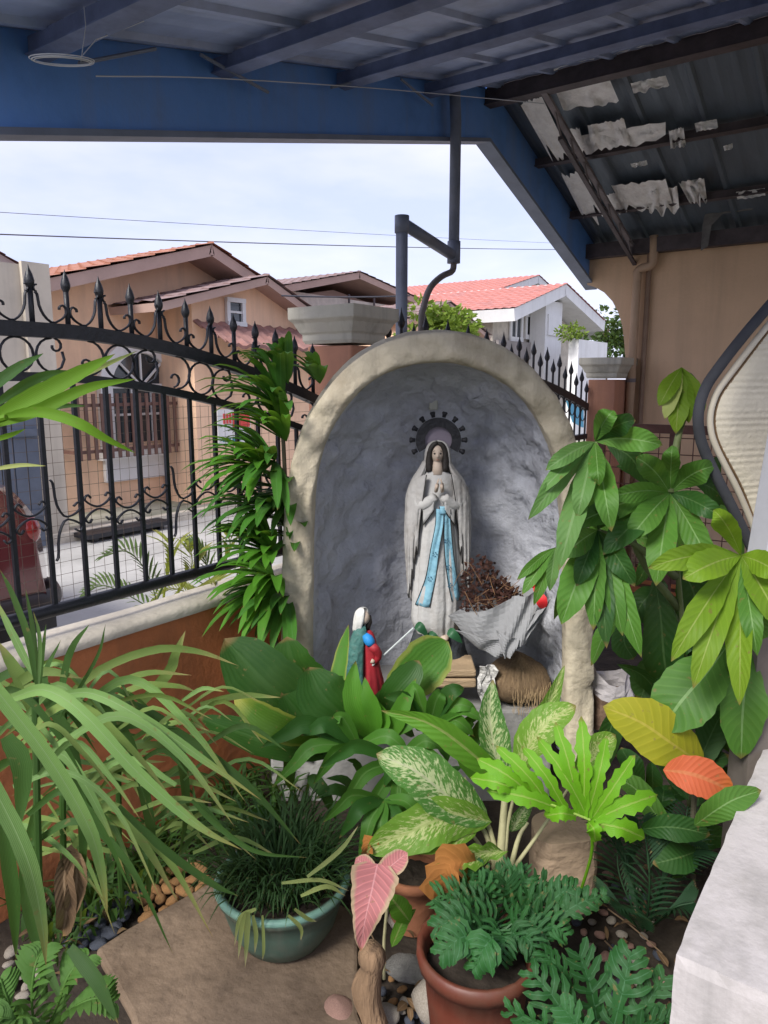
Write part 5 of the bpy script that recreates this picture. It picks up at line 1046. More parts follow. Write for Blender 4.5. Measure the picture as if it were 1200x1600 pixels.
for pix, w_ in (([(85, 1110, 1.7), (150, 1050, 1.72), (240, 1015, 1.75), (310, 1018, 1.78), (372, 1040, 1.8)], 13), ([(100, 1150, 1.7), (170, 1080, 1.72), (230, 1052, 1.75), (300, 1055, 1.78)], 12), ([(100, 1170, 1.7), (200, 1080, 1.72), (270, 1072, 1.75), (310, 1082, 1.78)], 12), ([(0, 1090, 1.5), (60, 1050, 1.5), (130, 1060, 1.5)], 16), ([(0, 1100, 1.5), (40, 1075, 1.5), (90, 1068, 1.5)], 12), ([(60, 1130, 1.5), (30, 1060, 1.5), (-5, 1000, 1.5)], 22), ([(110, 1250, 1.6), (150, 1235, 1.6), (175, 1300, 1.6), (172, 1340, 1.6)], 12), ([(190, 1170, 1.7), (250, 1165, 1.7), (290, 1185, 1.7), (310, 1225, 1.7)], 13), ([(30, 1290, 1.5), (60, 1278, 1.5), (110, 1288, 1.5)], 9), ([(0, 1340, 1.5), (50, 1325, 1.5), (110, 1335, 1.5)], 9), ([(120, 1240, 1.7), (190, 1195, 1.7), (260, 1190, 1.7)], 10), ([(200, 1120, 1.8), (260, 1055, 1.8), (275, 1020, 1.8), (290, 985, 1.8)], 16)):
    pleaf(sp1, pix, w_, THIN, prof='strap', roll=random.uniform(-35, 35), n=16, across=2)
for pix, w_ in (([(58, 1080, 1.4), (45, 1000, 1.4), (20, 930, 1.4), (0, 890, 1.4)], 15), ([(58, 1080, 1.4), (52, 990, 1.42), (40, 920, 1.44)], 12), ([(60, 1080, 1.4), (62, 1000, 1.38), (52, 955, 1.36)], 9), ([(62, 1080, 1.4), (68, 1010, 1.4), (72, 975, 1.4)], 8), ([(55, 1060, 1.4), (20, 990, 1.4), (-10, 930, 1.4)], 18), ([(90, 1110, 1.5), (110, 1020, 1.5), (140, 975, 1.5)], 18), ([(95, 1110, 1.5), (70, 1060, 1.5), (95, 1000, 1.52)], 16), ([(90, 1130, 1.5), (150, 1030, 1.5), (165, 975, 1.5)], 8)):
    pleaf(sp1, pix, w_ * .7, STR if random.random() < .5 else STRD, prof='lance', roll=random.uniform(-30, 30), n=12, across=2)
for k in range(80):
    x = random.uniform(-20, 330); y = random.uniform(1080, 1340); d = random.uniform(1.5, 1.95); s = random.choice((-1, 1, 1)); l = random.uniform(60, 170)
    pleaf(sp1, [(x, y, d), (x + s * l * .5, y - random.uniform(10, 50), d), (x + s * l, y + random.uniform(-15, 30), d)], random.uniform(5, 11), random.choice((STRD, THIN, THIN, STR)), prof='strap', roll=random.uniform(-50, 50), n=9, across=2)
for k in range(22):
    x = random.uniform(-60, 120); y = random.uniform(1070, 1330); d = random.uniform(1.25, 1.6); l = random.uniform(140, 280); up_ = random.uniform(20, 70); dn = random.uniform(40, 190)
    pleaf(sp1, [(x, y, d), (x + l * .35, y - up_, d), (x + l * .7, y - up_ * .3 + dn * .25, d), (x + l, y + dn, d + .02)], random.uniform(8, 16), random.choice((STR, STR, THIN, STRD)), prof='strap', roll=random.uniform(-35, 35), n=16, across=2)
for q in ([(55, 1090, 1.42), (58, 1250, 1.42), (62, 1400, 1.44), (70, 1560, 1.5)], [(100, 1100, 1.55), (98, 1250, 1.55), (100, 1400, 1.58)], [(185, 1190, 1.72), (186, 1330, 1.75), (190, 1400, 1.8)]): MB().tube([at(*p[:2], d=p[2]) for p in q], .007, 7).build('stem', STRD, sp1)
for q_ in ([(112, 1330, 1.5), (100, 1370, 1.47), (104, 1420, 1.47), (98, 1460, 1.49)], [(104, 1325, 1.5), (120, 1365, 1.48), (112, 1430, 1.48)]): pleaf(sp1, q_, 30, DL, prof='tongue', fold=.7, wave=.2, n=16, across=6)
ds = MB(); rows = [[push(at(104 + 16 * math.cos(j * .63) * (1 - .15 * i), 1335 + i * 24, d=1.5 - .02 * math.sin(j * .63)), Vector((1, 0, 0)), .006, 40) for j in range(11)] for i in range(6)]
# bright frond reaching in from the upper left
FR = leafmat('bright_frond', (.13, .26, .018), rough=.45, vein=0, trans=.4); FRD = leafmat('deep_frond', (.04, .11, .03), rough=.45, vein=0, trans=.35); FRP = leafmat('pale_frond', (.33, .40, .14), vein=0, trans=.35)
fp2 = plant('palm_frond', 'bright green palm frond reaching across the iron fence', at(-160, 900, d=1.0), 'palm')
MB().tube([at(-160, 900, d=1.0), at(-100, 730, d=.96), at(-40, 665, d=.94), at(10, 652, d=.93)], [.012, .01, .008, .004], 8).build('stem', FR, fp2)
for pix, w_, m_ in (([(-30, 665, .95), (50, 622, .95), (120, 585, .96), (180, 553, .98)], 42, FR), ([(-20, 668, .95), (60, 640, .95), (140, 605, .96), (213, 592, .98)], 28, FR), ([(0, 652, .95), (60, 643, .93), (120, 660, .92), (165, 685, .93), (212, 708, .95)], 26, FR), ([(-30, 620, .95), (20, 580, .96), (68, 552, .97)], 26, FRD), ([(-20, 640, .97), (60, 590, .98), (130, 580, 1.0)], 22, FRD), ([(40, 650, 1.0), (90, 635, 1.0), (135, 634, 1.0)], 14, FRD), ([(100, 600, .99), (160, 572, 1.0), (215, 548, 1.02)], 12, FRP), ([(-20, 690, .95), (15, 680, .95), (40, 670, .95)], 12, FR), ([(-20, 735, .95), (30, 727, .95), (72, 728, .95)], 10, FRP), ([(60, 625, .98), (110, 612, .99), (150, 600, 1.)], 9, FRP)):
    pleaf(fp2, pix, w_ * .68, m_, prof='lance', roll=random.uniform(-15, 15), n=18)
# dracaena column between fence and grotto
DRA = leafmat('dracaena', (.045, .145, .026), rib=(.07, .2, .04), rough=.42, vein=0, trans=.3, var=.4); DRL = leafmat('dracaena_light', (.075, .21, .025), rough=.38, vein=0, trans=.35)
dr_ = plant('dracaena_shrub', 'leafy dracaena shrub growing between the iron fence and the grotto', at(440, 1080, D=2.72), 'shrub')
for q in ([(450, 1090), (452, 900), (445, 740), (440, 640)], [(440, 1090), (425, 930), (420, 860)], [(465, 1090), (470, 850), (465, 700)]): MB().tube(spline([at(x, y, D=2.72) for x, y in q], 10), .008, 7).build('stem', mat('cane', (.10, .09, .06), .9, .2, 8, .2), dr_)
back = math.degrees(math.atan2(-RGT.y - .5 * H.y, -RGT.x - .5 * H.x))
for (x, y, n_, ln_, m_, el, dd) in ((440, 640, 16, .25, DRA, (5, 80), 2.66), (450, 600, 9, .2, DRA, (40, 85), 2.7), (500, 600, 6, .16, DRL, (30, 80), 2.85), (448, 690, 12, .22, DRL, (25, 85), 2.62), (430, 720, 16, .24, DRA, (-25, 50), 2.66), (410, 730, 12, .22, DRL, (-10, 45), 2.64), (455, 770, 14, .2, DRA, (-40, 40), 2.68), (425, 790, 10, .23, DRA, (-10, 30), 2.64), (425, 865, 22, .2, DRL, (5, 75), 2.6), (430, 905, 18, .22, DRL, (-30, 30), 2.58), (465, 840, 10, .16, DRA, (0, 70), 2.66), (450, 930, 14, .2, DRA, (-45, 20), 2.6)):
    c = at(x, y, D=dd)
    whorl(dr_, c, int(n_ * 1.9), ln_ * 1.2, .038, m_, el=el, droop=.3, az0=back, azr=150, fold=.3)
# broad leaved rosette in front of the grotto
BRO = leafmat('broad_dark', (.022, .075, .016), rib=(.035, .10, .02), rough=.3, vein=0, trans=.3, var=.35); BRL = leafmat('broad_light', (.07, .19, .035), rough=.35, vein=0, trans=.35, edge=(.28, .32, .07)); BRY = leafmat('broad_yellow_edge', (.06, .13, .02), rough=.35, vein=0, tip=(.35, .33, .05), edge=(.22, .25, .04))
bro = plant('broad_rosette', 'rosette plant with broad glossy dark green leaves before the grotto', at(555, 1200, d=2.4))
for pix, w_, m_, pr, rl in (([(545, 1160, 2.35), (470, 1115, 2.28), (410, 1065, 2.24), (350, 998, 2.26)], 104, BRO, 'tongue', 18), ([(545, 1160, 2.4), (500, 1090, 2.42), (460, 1040, 2.42), (448, 995, 2.42)], 78, BRO, 'tongue', -25), ([(575, 1165, 2.28), (535, 1120, 2.2), (500, 1085, 2.18), (482, 1042, 2.2)], 88, BRO, 'obov', 22), ([(500, 1160, 2.2), (450, 1140, 2.12), (405, 1118, 2.1), (366, 1084, 2.12)], 52, BRY, 'ellip', -20), ([(590, 1150, 2.35), (630, 1075, 2.34), (670, 1030, 2.34), (700, 1002, 2.36)], 78, BRL, 'obov', 10), ([(590, 1130, 2.3), (615, 1085, 2.26), (640, 1055, 2.25), (655, 1032, 2.26)], 46, BRO, 'ellip', 0), ([(575, 1150, 2.25), (570, 1110, 2.22), (556, 1080, 2.2), (545, 1060, 2.2)], 34, DRL, 'lance', 20), ([(590, 1150, 2.2), (598, 1120, 2.18), (562, 1070, 2.18)], 24, DRL, 'lance', -20), ([(580, 1155, 2.2), (556, 1110, 2.16), (550, 1070, 2.16), (556, 1032, 2.18)], 36, DRL, 'lance', 15), ([(585, 1155, 2.2), (584, 1115, 2.17), (574, 1085, 2.16), (570, 1058, 2.17)], 28, DRL, 'lance', -15), ([(605, 1160, 2.2), (625, 1110, 2.18), (650, 1060, 2.2)], 30, DRL, 'lance', 10), ([(520, 1165, 2.3), (500, 1140, 2.28), (470, 1120, 2.26), (440, 1080, 2.26)], 80, BRO, 'tongue', 25), ([(540, 1160, 2.42), (528, 1080, 2.44), (536, 1020, 2.46), (545, 975, 2.46)], 30, BRL, 'lance', -30), ([(540, 1170, 2.3), (440, 1165, 2.25), (360, 1140, 2.25), (310, 1120, 2.25)], 60, BRO, 'lance', 30), ([(545, 1155, 2.35), (565, 1125, 2.3), (590, 1100, 2.3), (606, 1068, 2.32)], 36, BRO, 'lance', 10)):
    pleaf(bro, pix, w_, m_, prof=pr, roll=rl, fold=.22, wave=.02, n=18, across=6)
# spider-like dracaenas in the middle
SPI = leafmat('spider_leaf', (.06, .165, .03), rib=(.10, .22, .05), rough=.36, vein=0, trans=.35); SPD = leafmat('spider_dark', (.022, .08, .016), rough=.4, vein=0, trans=.3)
spd = plant('spider_dracaena', 'tufted plant with narrow arching green leaves below the broad rosette', at(600, 1300, d=2.2))
for c, tips in (((560, 1165, 2.15), [(408, 1168), (425, 1230), (490, 1225), (470, 1150), (520, 1120), (640, 1180)]), ((625, 1190, 2.1), [(500, 1200), (525, 1270), (560, 1325), (600, 1230), (650, 1300), (690, 1170), (660, 1250), (615, 1320), (700, 1210)]), ((670, 1140, 2.25), [(600, 1090), (640, 1070), (690, 1080), (725, 1075), (745, 1110), (740, 1150), (700, 1190), (620, 1150), (760, 1130)]), ((600, 1250, 2.0), [(530, 1310), (505, 1285), (560, 1340), (640, 1330), (660, 1290), (590, 1330)])):
    for i, (tx, ty) in enumerate(tips):
        mx_, my = (c[0] + tx) / 2, (c[1] + ty) / 2 - abs(tx - c[0]) * .18 - 8
        pleaf(spd, [c, (mx_, my, c[2] - .05), ((mx_ + tx) / 2 + 2, (my + ty) / 2 - 4, c[2] - .06), (tx, ty, c[2] - .04)], random.uniform(22, 32), SPI if i % 3 else SPD, prof='lance', roll=random.uniform(-35, 35), n=12, fold=.3, across=4)
for k in range(30):
    x, y = random.uniform(400, 760), random.uniform(1150, 1330); a = random.uniform(-1.2, 4.3); l = random.uniform(50, 95); d = random.uniform(2.2, 2.4)
    pleaf(spd, [(x, y, d), (x + math.cos(a) * l * .5, y - math.sin(a) * l * .5 - 10, d - .04), (x + math.cos(a) * l, y - math.sin(a) * l + 12, d - .03)], random.uniform(18, 28), SPD, prof='lance', roll=random.uniform(-50, 50), n=9, fold=.3, across=2)
# grassy pot filling
MON = leafmat('mondo', (.035, .085, .032), rough=.4, vein=0, trans=.2, var=.5); MONL = leafmat('mondo_pale', (.20, .26, .09), tip=(.42, .36, .2), rough=.5, vein=0, trans=.3)
mg = plant('mondo_grass', 'dense tuft of dark narrow grass leaves in the green pot', (GP.x, GP.y, .18)); tuft = MB()
for k in range(620):
    a = random.random() * 6.283; rr = .13 * math.sqrt(random.random()); b = Vector((GP.x + math.cos(a) * rr, GP.y + math.sin(a) * rr, .18)) + H * .02; a2 = a + random.gauss(0, .8); fr0 = max(0, -(math.cos(a2) * H.x + math.sin(a2) * H.y)); l = random.uniform(.12, .30) * (1 - .5 * fr0); e = random.uniform(.6, 1.35) + .25 * fr0; hd = Vector((math.cos(a2), math.sin(a2), 0)); d = hd * math.cos(e) + Z * math.sin(e)
    leaf_geo(tuft, [b, b + d * l * .5, b + d * l * .75 + hd * l * .12 - Z * l * .08, b + d * l * .85 + hd * l * .3 - Z * l * .35], .0055, 'strap', n=7, across=1, ref=Z + hd * .3)
kind(tuft.build('grass_tuft', MON, mg, smooth=True), 'stuff')
for q, w_ in (([(385, 1425), (378, 1450), (372, 1500)], 8), ([(388, 1425), (386, 1460), (383, 1512)], 9), ([(395, 1430), (400, 1460), (398, 1490)], 7), ([(410, 1430), (412, 1480), (410, 1500)], 5), ([(460, 1420), (480, 1435), (495, 1440)], 6), ([(470, 1400), (510, 1385), (540, 1400)], 7), ([(440, 1380), (500, 1375), (545, 1392)], 6), ([(450, 1430), (470, 1450), (470, 1470)], 6), ([(400, 1420), (375, 1435), (366, 1480)], 7), ([(480, 1370), (530, 1330), (560, 1290)], 7)):
    pleaf(mg, [(x, y, 1.80 + .02 * i) for i, (x, y) in enumerate(q)], w_, MONL, prof='strap', n=9, across=2)
# variegated dumb cane
VAR = leafmat('variegated', (.055, .145, .035), rib=(.42, .44, .26), varieg=(.42, .48, .24, .16), rough=.36, vein=.1, trans=.25, ribw=.05); VAL = leafmat('variegated_pale', (.14, .26, .04), rib=(.35, .42, .14), varieg=(.45, .50, .20, .22), rough=.38, vein=.1, trans=.35, ribw=.05); CANE = mat('pale_cane', (.36, .34, .19), .6, .2, 10, .15, dirt=(.22, .24, .10), dscale=14); GRN = leafmat('arched_green', (.10, .24, .03), rib=(.28, .34, .1), rough=.36, vein=.1, trans=.4)
va = plant('variegated_dumb_cane', 'dumb cane plant with cream speckled leaves in front of the grotto', at(785, 1395, d=2.0))
for q, r_ in (([(785, 1395), (782, 1350), (785, 1300), (790, 1230)], .016), ([(775, 1370), (762, 1310), (745, 1285), (730, 1275)], .008), ([(795, 1370), (810, 1310), (825, 1285)], .008), ([(778, 1370), (770, 1310), (750, 1262), (725, 1215)], .008), ([(788, 1340), (795, 1280), (812, 1210)], .007), ([(770, 1350), (735, 1300), (738, 1308)], .006), ([(800, 1360), (850, 1290), (905, 1205)], .006)):
    MB().tube(spline([at(x, y, d=1.95) for x, y in q], 8), [r_ * (1 - .5 * i / 7) for i in range(8)], 9).build('stem', CANE, va, smooth=True)
for pix, w_, m_, rl, pr in (([(765, 1283, 1.93), (705, 1248, 1.88), (650, 1205, 1.86), (588, 1178, 1.88)], 78, VAR, 10, 'ellip'), ([(768, 1284, 1.93), (700, 1278, 1.86), (640, 1300, 1.82), (572, 1330, 1.84)], 70, VAL, -8, 'ellip'), ([(790, 1240, 1.95), (772, 1170, 1.98), (765, 1110, 2.0), (770, 1062, 2.02)], 52, VAR, 25, 'lance'), ([(812, 1215, 1.95), (838, 1140, 1.98), (862, 1090, 2.0), (882, 1040, 2.02)], 36, VAL, 30, 'lance'), ([(806, 1215, 1.9), (830, 1160, 1.86), (860, 1125, 1.85), (900, 1103, 1.86)], 56, VAL, -15, 'ellip'), ([(800, 1235, 1.95), (735, 1175, 1.88), (670, 1130, 1.86), (596, 1110, 1.9)], 44, GRN, -25, 'lance'), ([(900, 1212, 2.0), (925, 1180, 1.99), (940, 1165, 1.99), (962, 1148, 2.0)], 46, VAL, 0, 'ellip'), ([(745, 1300, 1.9), (700, 1310, 1.85), (650, 1318, 1.84), (600, 1322, 1.86)], 40, VAL, 20, 'ellip'), ([(780, 1210, 2.0), (740, 1200, 2.02), (700, 1150, 2.04)], 40, GRN, 20, 'lance'), ([(800, 1300, 1.9), (815, 1270, 1.85), (835, 1250, 1.84)], 26, VAR, 30, 'lance')):
    pleaf(va, pix, w_, m_, prof=pr, roll=rl, fold=.28, wave=.03, n=18, across=8)
DBR = leafmat('withered', (.30, .13, .035), tip=(.16, .08, .04), trans=.25, var=.4, rough=.7); 
for pix, w_, m_ in (([(790, 1330, 1.85), (750, 1335, 1.82), (705, 1348, 1.8), (688, 1362, 1.8)], 34, VAL), ([(745, 1345, 1.8), (705, 1350, 1.78), (692, 1375, 1.78), (698, 1402, 1.79)], 58, DBR), ([(745, 1360, 1.82), (735, 1380, 1.82), (745, 1405, 1.82)], 34, DBR), ([(590, 1330, 1.85), (578, 1318, 1.84), (572, 1335, 1.84)], 24, DBR)): pleaf(va, pix, w_, m_, prof='ellip', fold=.6, wave=.3, n=16, across=8, wob=.2)
# bright lobed philodendron leaf
PHB = leafmat('phil_bright', (.14, .33, .018), rib=(.30, .45, .08), rough=.35, vein=0, trans=.4, var=.2); PHD = leafmat('phil_dark', (.02, .085, .03), rib=(.06, .16, .07), rough=.36, vein=.0, trans=.22, var=.4)
pb_ = plant('bright_philodendron', 'philodendron with one bright lime green deeply lobed leaf', at(930, 1400, d=2.0)); mb = MB(); D0 = 1.78
LB = [((918, 1276), (838, 1150), 25), ((905, 1274), (868, 1128), 26), ((912, 1276), (908, 1118), 27), ((918, 1277), (948, 1150), 26), ((925, 1279), (992, 1180), 26), ((926, 1282), (1028, 1242), 34), ((925, 1285), (1008, 1310), 36), ((920, 1285), (930, 1316), 26), ((885, 1268), (815, 1165), 24), ((860, 1258), (775, 1165), 26), ((835, 1246), (745, 1185), 30), ((820, 1240), (735, 1215), 30), ((870, 1262), (760, 1235), 32), ((900, 1275), (850, 1275), 26)]
for (a, b, w_) in LB:
    mx_, my = (a[0] + b[0]) / 2, (a[1] + b[1]) / 2; leaf_geo(mb, [at(*a, d=D0), at(mx_ + 3, my - 4, d=D0 - .03), at(b[0], b[1], d=D0 + .01)], w_ * .82 * D0 / F, 'tongue', n=18, across=4, wob=.2, roll=random.uniform(-15, 15), fold=.12, wave=.06)
mb.build('lobed_leaf', PHB, pb_, smooth=True); MB().tube(spline([at(920, 1280, d=D0), at(925, 1330, d=1.85), at(905, 1400, d=1.95)], 8), .004, 7).build('stem', PHB, pb_)
MB().tube(spline([at(922, 1281, d=D0 - .003), at(850, 1252, d=D0 - .006), at(760, 1212, d=D0 - .003)], 8), [.003, .0028, .0026, .0024, .002, .0018, .0014, .001], 6).build('midrib', mat('pale_rib', (.28, .42, .08), .5), pb_)
# dark lacy philodendrons
def lacy(name, label, c, specs, m=PHD):
    t = plant(name, label, c)
    for (bx, by, bd, tx, ty, td, ll, wl) in specs:
        mb = MB(); s = bd / F; p0 = at(bx, by, d=bd); p2 = at(tx, ty, d=td); pm = p0.lerp(p2, .5) + Z * .02 - H * .01
        lobed(mb, [p0, pm, p2], ll * s * 1.25, 6, wl * s * .72, roll=random.uniform(-40, 40), droop=random.uniform(-.15, .4), wob=.28); mb.build('lobed_leaf', m, t, smooth=True)
        st_ = Vector(c) ; MB().tube(spline([st_, st_.lerp(p0, .6) + Z * .02, p0], 6), .003, 5).build('stem', m, t)
    return t
sp = []
for k in range(30):
    a = k * 2.399; rr = math.sqrt((k + .5) / 30); bx, by = 785 + 62 * rr * math.cos(a), 1435 + 32 * rr * math.sin(a); dx, dy = math.cos(a) * 48, math.sin(a) * 28 - 30 + 45 * rr * max(0, math.sin(a)); bd = 1.72 - .12 * rr * math.sin(a)
    sp.append((bx, by, bd, bx + dx, by + dy + 10, bd - .03, random.uniform(22, 32), 8.5))
sp += [(740, 1440, 1.62, 680, 1450, 1.6, 28, 13), (740, 1460, 1.58, 690, 1490, 1.56, 30, 15), (770, 1465, 1.56, 740, 1512, 1.55, 30, 15), (860, 1440, 1.66, 945, 1398, 1.68, 20, 14), (850, 1420, 1.7, 900, 1385, 1.7, 24, 12)]
lacy('lacy_philodendron', 'dark green lacy philodendron growing in the red brown pot', (RPc.x, RPc.y, .27), sp)
lacy('lacy_philodendron', 'dark lacy philodendron growing on the ground beside the white parapet', at(930, 1680, z=0), [(935, 1610, 1.5, 905, 1490, 1.5, 34, 18), (955, 1620, 1.48, 985, 1488, 1.5, 36, 19), (905, 1630, 1.48, 832, 1518, 1.52, 34, 17), (890, 1640, 1.45, 795, 1578, 1.46, 26, 16), (980, 1620, 1.47, 1038, 1525, 1.5, 28, 16), (960, 1640, 1.44, 1045, 1590, 1.45, 30, 17), (900, 1560, 1.56, 850, 1490, 1.58, 26, 14), (925, 1650, 1.42, 880, 1575, 1.42, 30, 16)])
# pink caladium leaf
CAL = leafmat('caladium', (.44, .17, .18), rib=(.62, .30, .30), rough=.5, vein=.55, trans=.25, edge=(.42, .34, .20), var=.2, ribw=.035)
ca = plant('pink_caladium', 'caladium plant with one hanging pink veined leaf beside the green pot', at(600, 1500, z=0))
mb = MB(); dC = 1.72; L0 = [(590, 1350, dC), (580, 1395, dC - .05), (570, 1440, dC - .06), (563, 1485, dC - .04)]; leaf_geo(mb, [at(x, y, d=d) for x, y, d in L0], 86 * dC / F, 'heart', n=20, across=8, fold=.12, wave=.04)
leaf_geo(mb, [at(588, 1372, d=dC - .002), at(612, 1352, d=dC), at(637, 1332, d=dC + .01)], 34 * dC / F, 'tongue', n=10, across=4); leaf_geo(mb, [at(582, 1372, d=dC - .002), at(572, 1355, d=dC), at(556, 1340, d=dC + .01)], 30 * dC / F, 'tongue', n=10, across=4); mb.build('pink_leaf', CAL, ca, smooth=True)
MB().tube(spline([at(588, 1370, d=dC), at(605, 1400, d=1.8), at(600, 1470, d=1.85), at(600, 1530, d=1.85)], 10), .004, 7).build('stem', CANE, ca)
pleaf(ca, [(640, 1440, 1.85), (625, 1420, 1.84), (608, 1398, 1.84)], 34, GRN, prof='ellip'); pleaf(ca, [(612, 1480, 1.86), (630, 1440, 1.86), (650, 1420, 1.86)], 20, GRN, prof='lance')
tag(MB().tube(spline([at(578, 1480, d=1.72), at(582, 1510, d=1.74), at(572, 1550, d=1.76), at(590, 1610, d=1.76)], 12), [.022, .03, .034, .030, .026, .028, .034, .036, .034, .03, .03, .03], 12).build('dead_stump', mat('stump_bark', (.22, .14, .08), .95, .3, 8, .6, 30, stretch=(3, 3, .6)), smooth=True), 'gnarled brown dead stem standing below the pink leaf', 'stump')
# money tree on the right
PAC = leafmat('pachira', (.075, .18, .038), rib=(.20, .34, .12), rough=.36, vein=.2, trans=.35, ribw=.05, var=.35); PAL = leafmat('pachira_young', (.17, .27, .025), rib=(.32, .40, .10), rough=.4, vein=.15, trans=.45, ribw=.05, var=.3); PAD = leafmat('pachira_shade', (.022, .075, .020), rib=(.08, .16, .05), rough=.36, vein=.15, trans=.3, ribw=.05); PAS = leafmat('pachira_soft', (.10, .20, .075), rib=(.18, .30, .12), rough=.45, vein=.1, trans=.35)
pa_ = plant('money_tree', 'money tree with large drooping hand shaped green leaves right of the grotto', at(1080, 1300, d=2.35), 'tree')
stems = [[(1080, 1300, 2.35), (1075, 1100, 2.3), (1060, 900, 2.15), (1047, 770, 2.05)], [(1060, 950, 2.2), (1000, 870, 2.1), (960, 760, 2.0), (930, 690, 1.95)], [(1055, 900, 2.15), (990, 850, 2.05), (935, 828, 2.0)], [(1075, 1000, 2.2), (1110, 930, 2.0), (1158, 868, 1.78)], [(1047, 770, 2.05), (1060, 680, 2.08), (1085, 600, 2.1), (1065, 578, 2.1)], [(1075, 1050, 2.2), (1140, 1010, 2.0), (1165, 990, 1.95)]]
for q in stems: MB().tube(spline([at(x, y, d=d) for x, y, d in q], 12), [.013 * (1 - .7 * i / 11) for i in range(12)], 8).build('stem', mat('green_stem', (.12, .15, .06), .7, .3, 8, .2), pa_, smooth=True)
def fan(c, dz, items):
    for (tx, ty, w_, m_) in items:
        dx, dy = tx - c[0], ty - c[1]; L_ = math.hypot(dx, dy); sag = max(0, .16 - .1 * dy / max(L_, 1)) * L_ * .8
        tx, ty = c[0] + dx * 1.14, c[1] + dy * 1.14 + 6; dx, dy = tx - c[0], ty - c[1]; w_ *= .84
        pleaf(pa_, [c, (c[0] + dx * .35, c[1] + dy * .35 - sag * .6, c[2] + dz * .4), (c[0] + dx * .7, c[1] + dy * .7 - sag * .5, c[2] + dz), (tx, ty, c[2] + dz * .9)], w_, m_, prof='lance2', roll=random.uniform(-25, 25), fold=.22, wave=.03, n=15, across=6)
fan((1047, 770, 2.05), -.1, [(1000, 716, 44, PAC), (1108, 728, 48, PAC), (962, 772, 40, PAC), (905, 815, 50, PAC), (955, 850, 56, PAD), (1028, 892, 54, PAC), (1108, 872, 48, PAC), (1120, 800, 40, PAD), (1050, 700, 34, PAC), (990, 830, 50, PAC)])
fan((934, 828, 2.0), -.08, [(884, 952, 62, PAC), (928, 960, 44, PAC), (905, 900, 40, PAD), (968, 968, 40, PAC), (994, 998, 44, PAC), (985, 900, 44, PAD), (902, 776, 44, PAC), (946, 985, 40, PAD), (960, 790, 40, PAD), (885, 860, 46, PAC)])
fan((930, 690, 1.95), -.12, [(838, 792, 34, PAS), (862, 724, 32, PAS), (880, 862, 46, PAS), (850, 760, 28, PAS), (952, 808, 46, PAC), (1022, 690, 46, PAC), (985, 655, 44, PAD), (905, 790, 40, PAS), (935, 745, 34, PAC), (955, 642, 40, PAC)])
fan((1158, 868, 1.78), -.1, [(1062, 1008, 50, PAL), (1092, 1045, 50, PAL), (1156, 1068, 50, PAL), (1078, 895, 60, PAL), (1215, 960, 60, PAL), (1120, 800, 44, PAL), (1180, 1000, 40, PAC), (1215, 890, 50, PAL), (1030, 880, 46, PAL)])
fan((1065, 574, 2.1), -.04, [(1034, 622, 34, PAL), (1057, 660, 40, PAL), (1092, 640, 40, PAL), (1075, 645, 34, PAL), (1042, 640, 30, FRP)])
fan((868, 855, 2.3), -.04, [(822, 915, 26, PAC), (838, 930, 24, PAC), (860, 910, 24, PAS), (815, 895, 20, PAC)])
for pix, w_, m_, rl in (([(1140, 1005, 1.95), (1105, 1050, 1.88), (1065, 1095, 1.86), (1034, 1140, 1.88)], 92, PAC, 8), ([(1168, 1000, 1.9), (1165, 1060, 1.86), (1160, 1120, 1.86), (1158, 1185, 1.9)], 66, PAC, -12), ([(1022, 900, 2.3), (1032, 960, 2.26), (1038, 1030, 2.26), (1050, 1100, 2.3)], 62, PAD, 15), ([(1035, 1020, 2.4), (1015, 1055, 2.36), (1000, 1095, 2.36)], 50, PAD, 0), ([(1075, 1000, 2.3), (1095, 1060, 2.26), (1100, 1130, 2.28)], 60, PAD, 20), ([(1195, 930, 1.8), (1185, 960, 1.76), (1190, 1000, 1.76)], 46, PAC, 0), ([(1195, 1000, 2.1), (1190, 1080, 2.1), (1200, 1150, 2.12)], 50, PAD, 10), ([(1060, 880, 2.3), (1085, 930, 2.28), (1090, 1000, 2.3)], 60, PAD, 0), ([(985, 960, 2.2), (975, 1000, 2.2), (990, 1030, 2.2)], 40, PAD, 0)):
    pleaf(pa_, pix, w_, m_, prof='obov', roll=rl, fold=.15, wave=.035, n=20, across=8)
for k in range(44):
    x, y = random.uniform(905, 1190), random.uniform(690, 1120); a = random.uniform(.3, 2.8); l = random.uniform(70, 120); d = random.uniform(2.28, 2.5)
    if x < 960 and y > 880: continue
    pleaf(pa_, [(x, y, d), (x + math.cos(a) * l * .5, y + math.sin(a) * l * .4 - 8, d - .05), (x + math.cos(a) * l * .9, y + math.sin(a) * l, d)], random.uniform(28, 42), PAD if k % 4 else PAC, prof='lance2', roll=random.uniform(-45, 45), n=10, across=4)
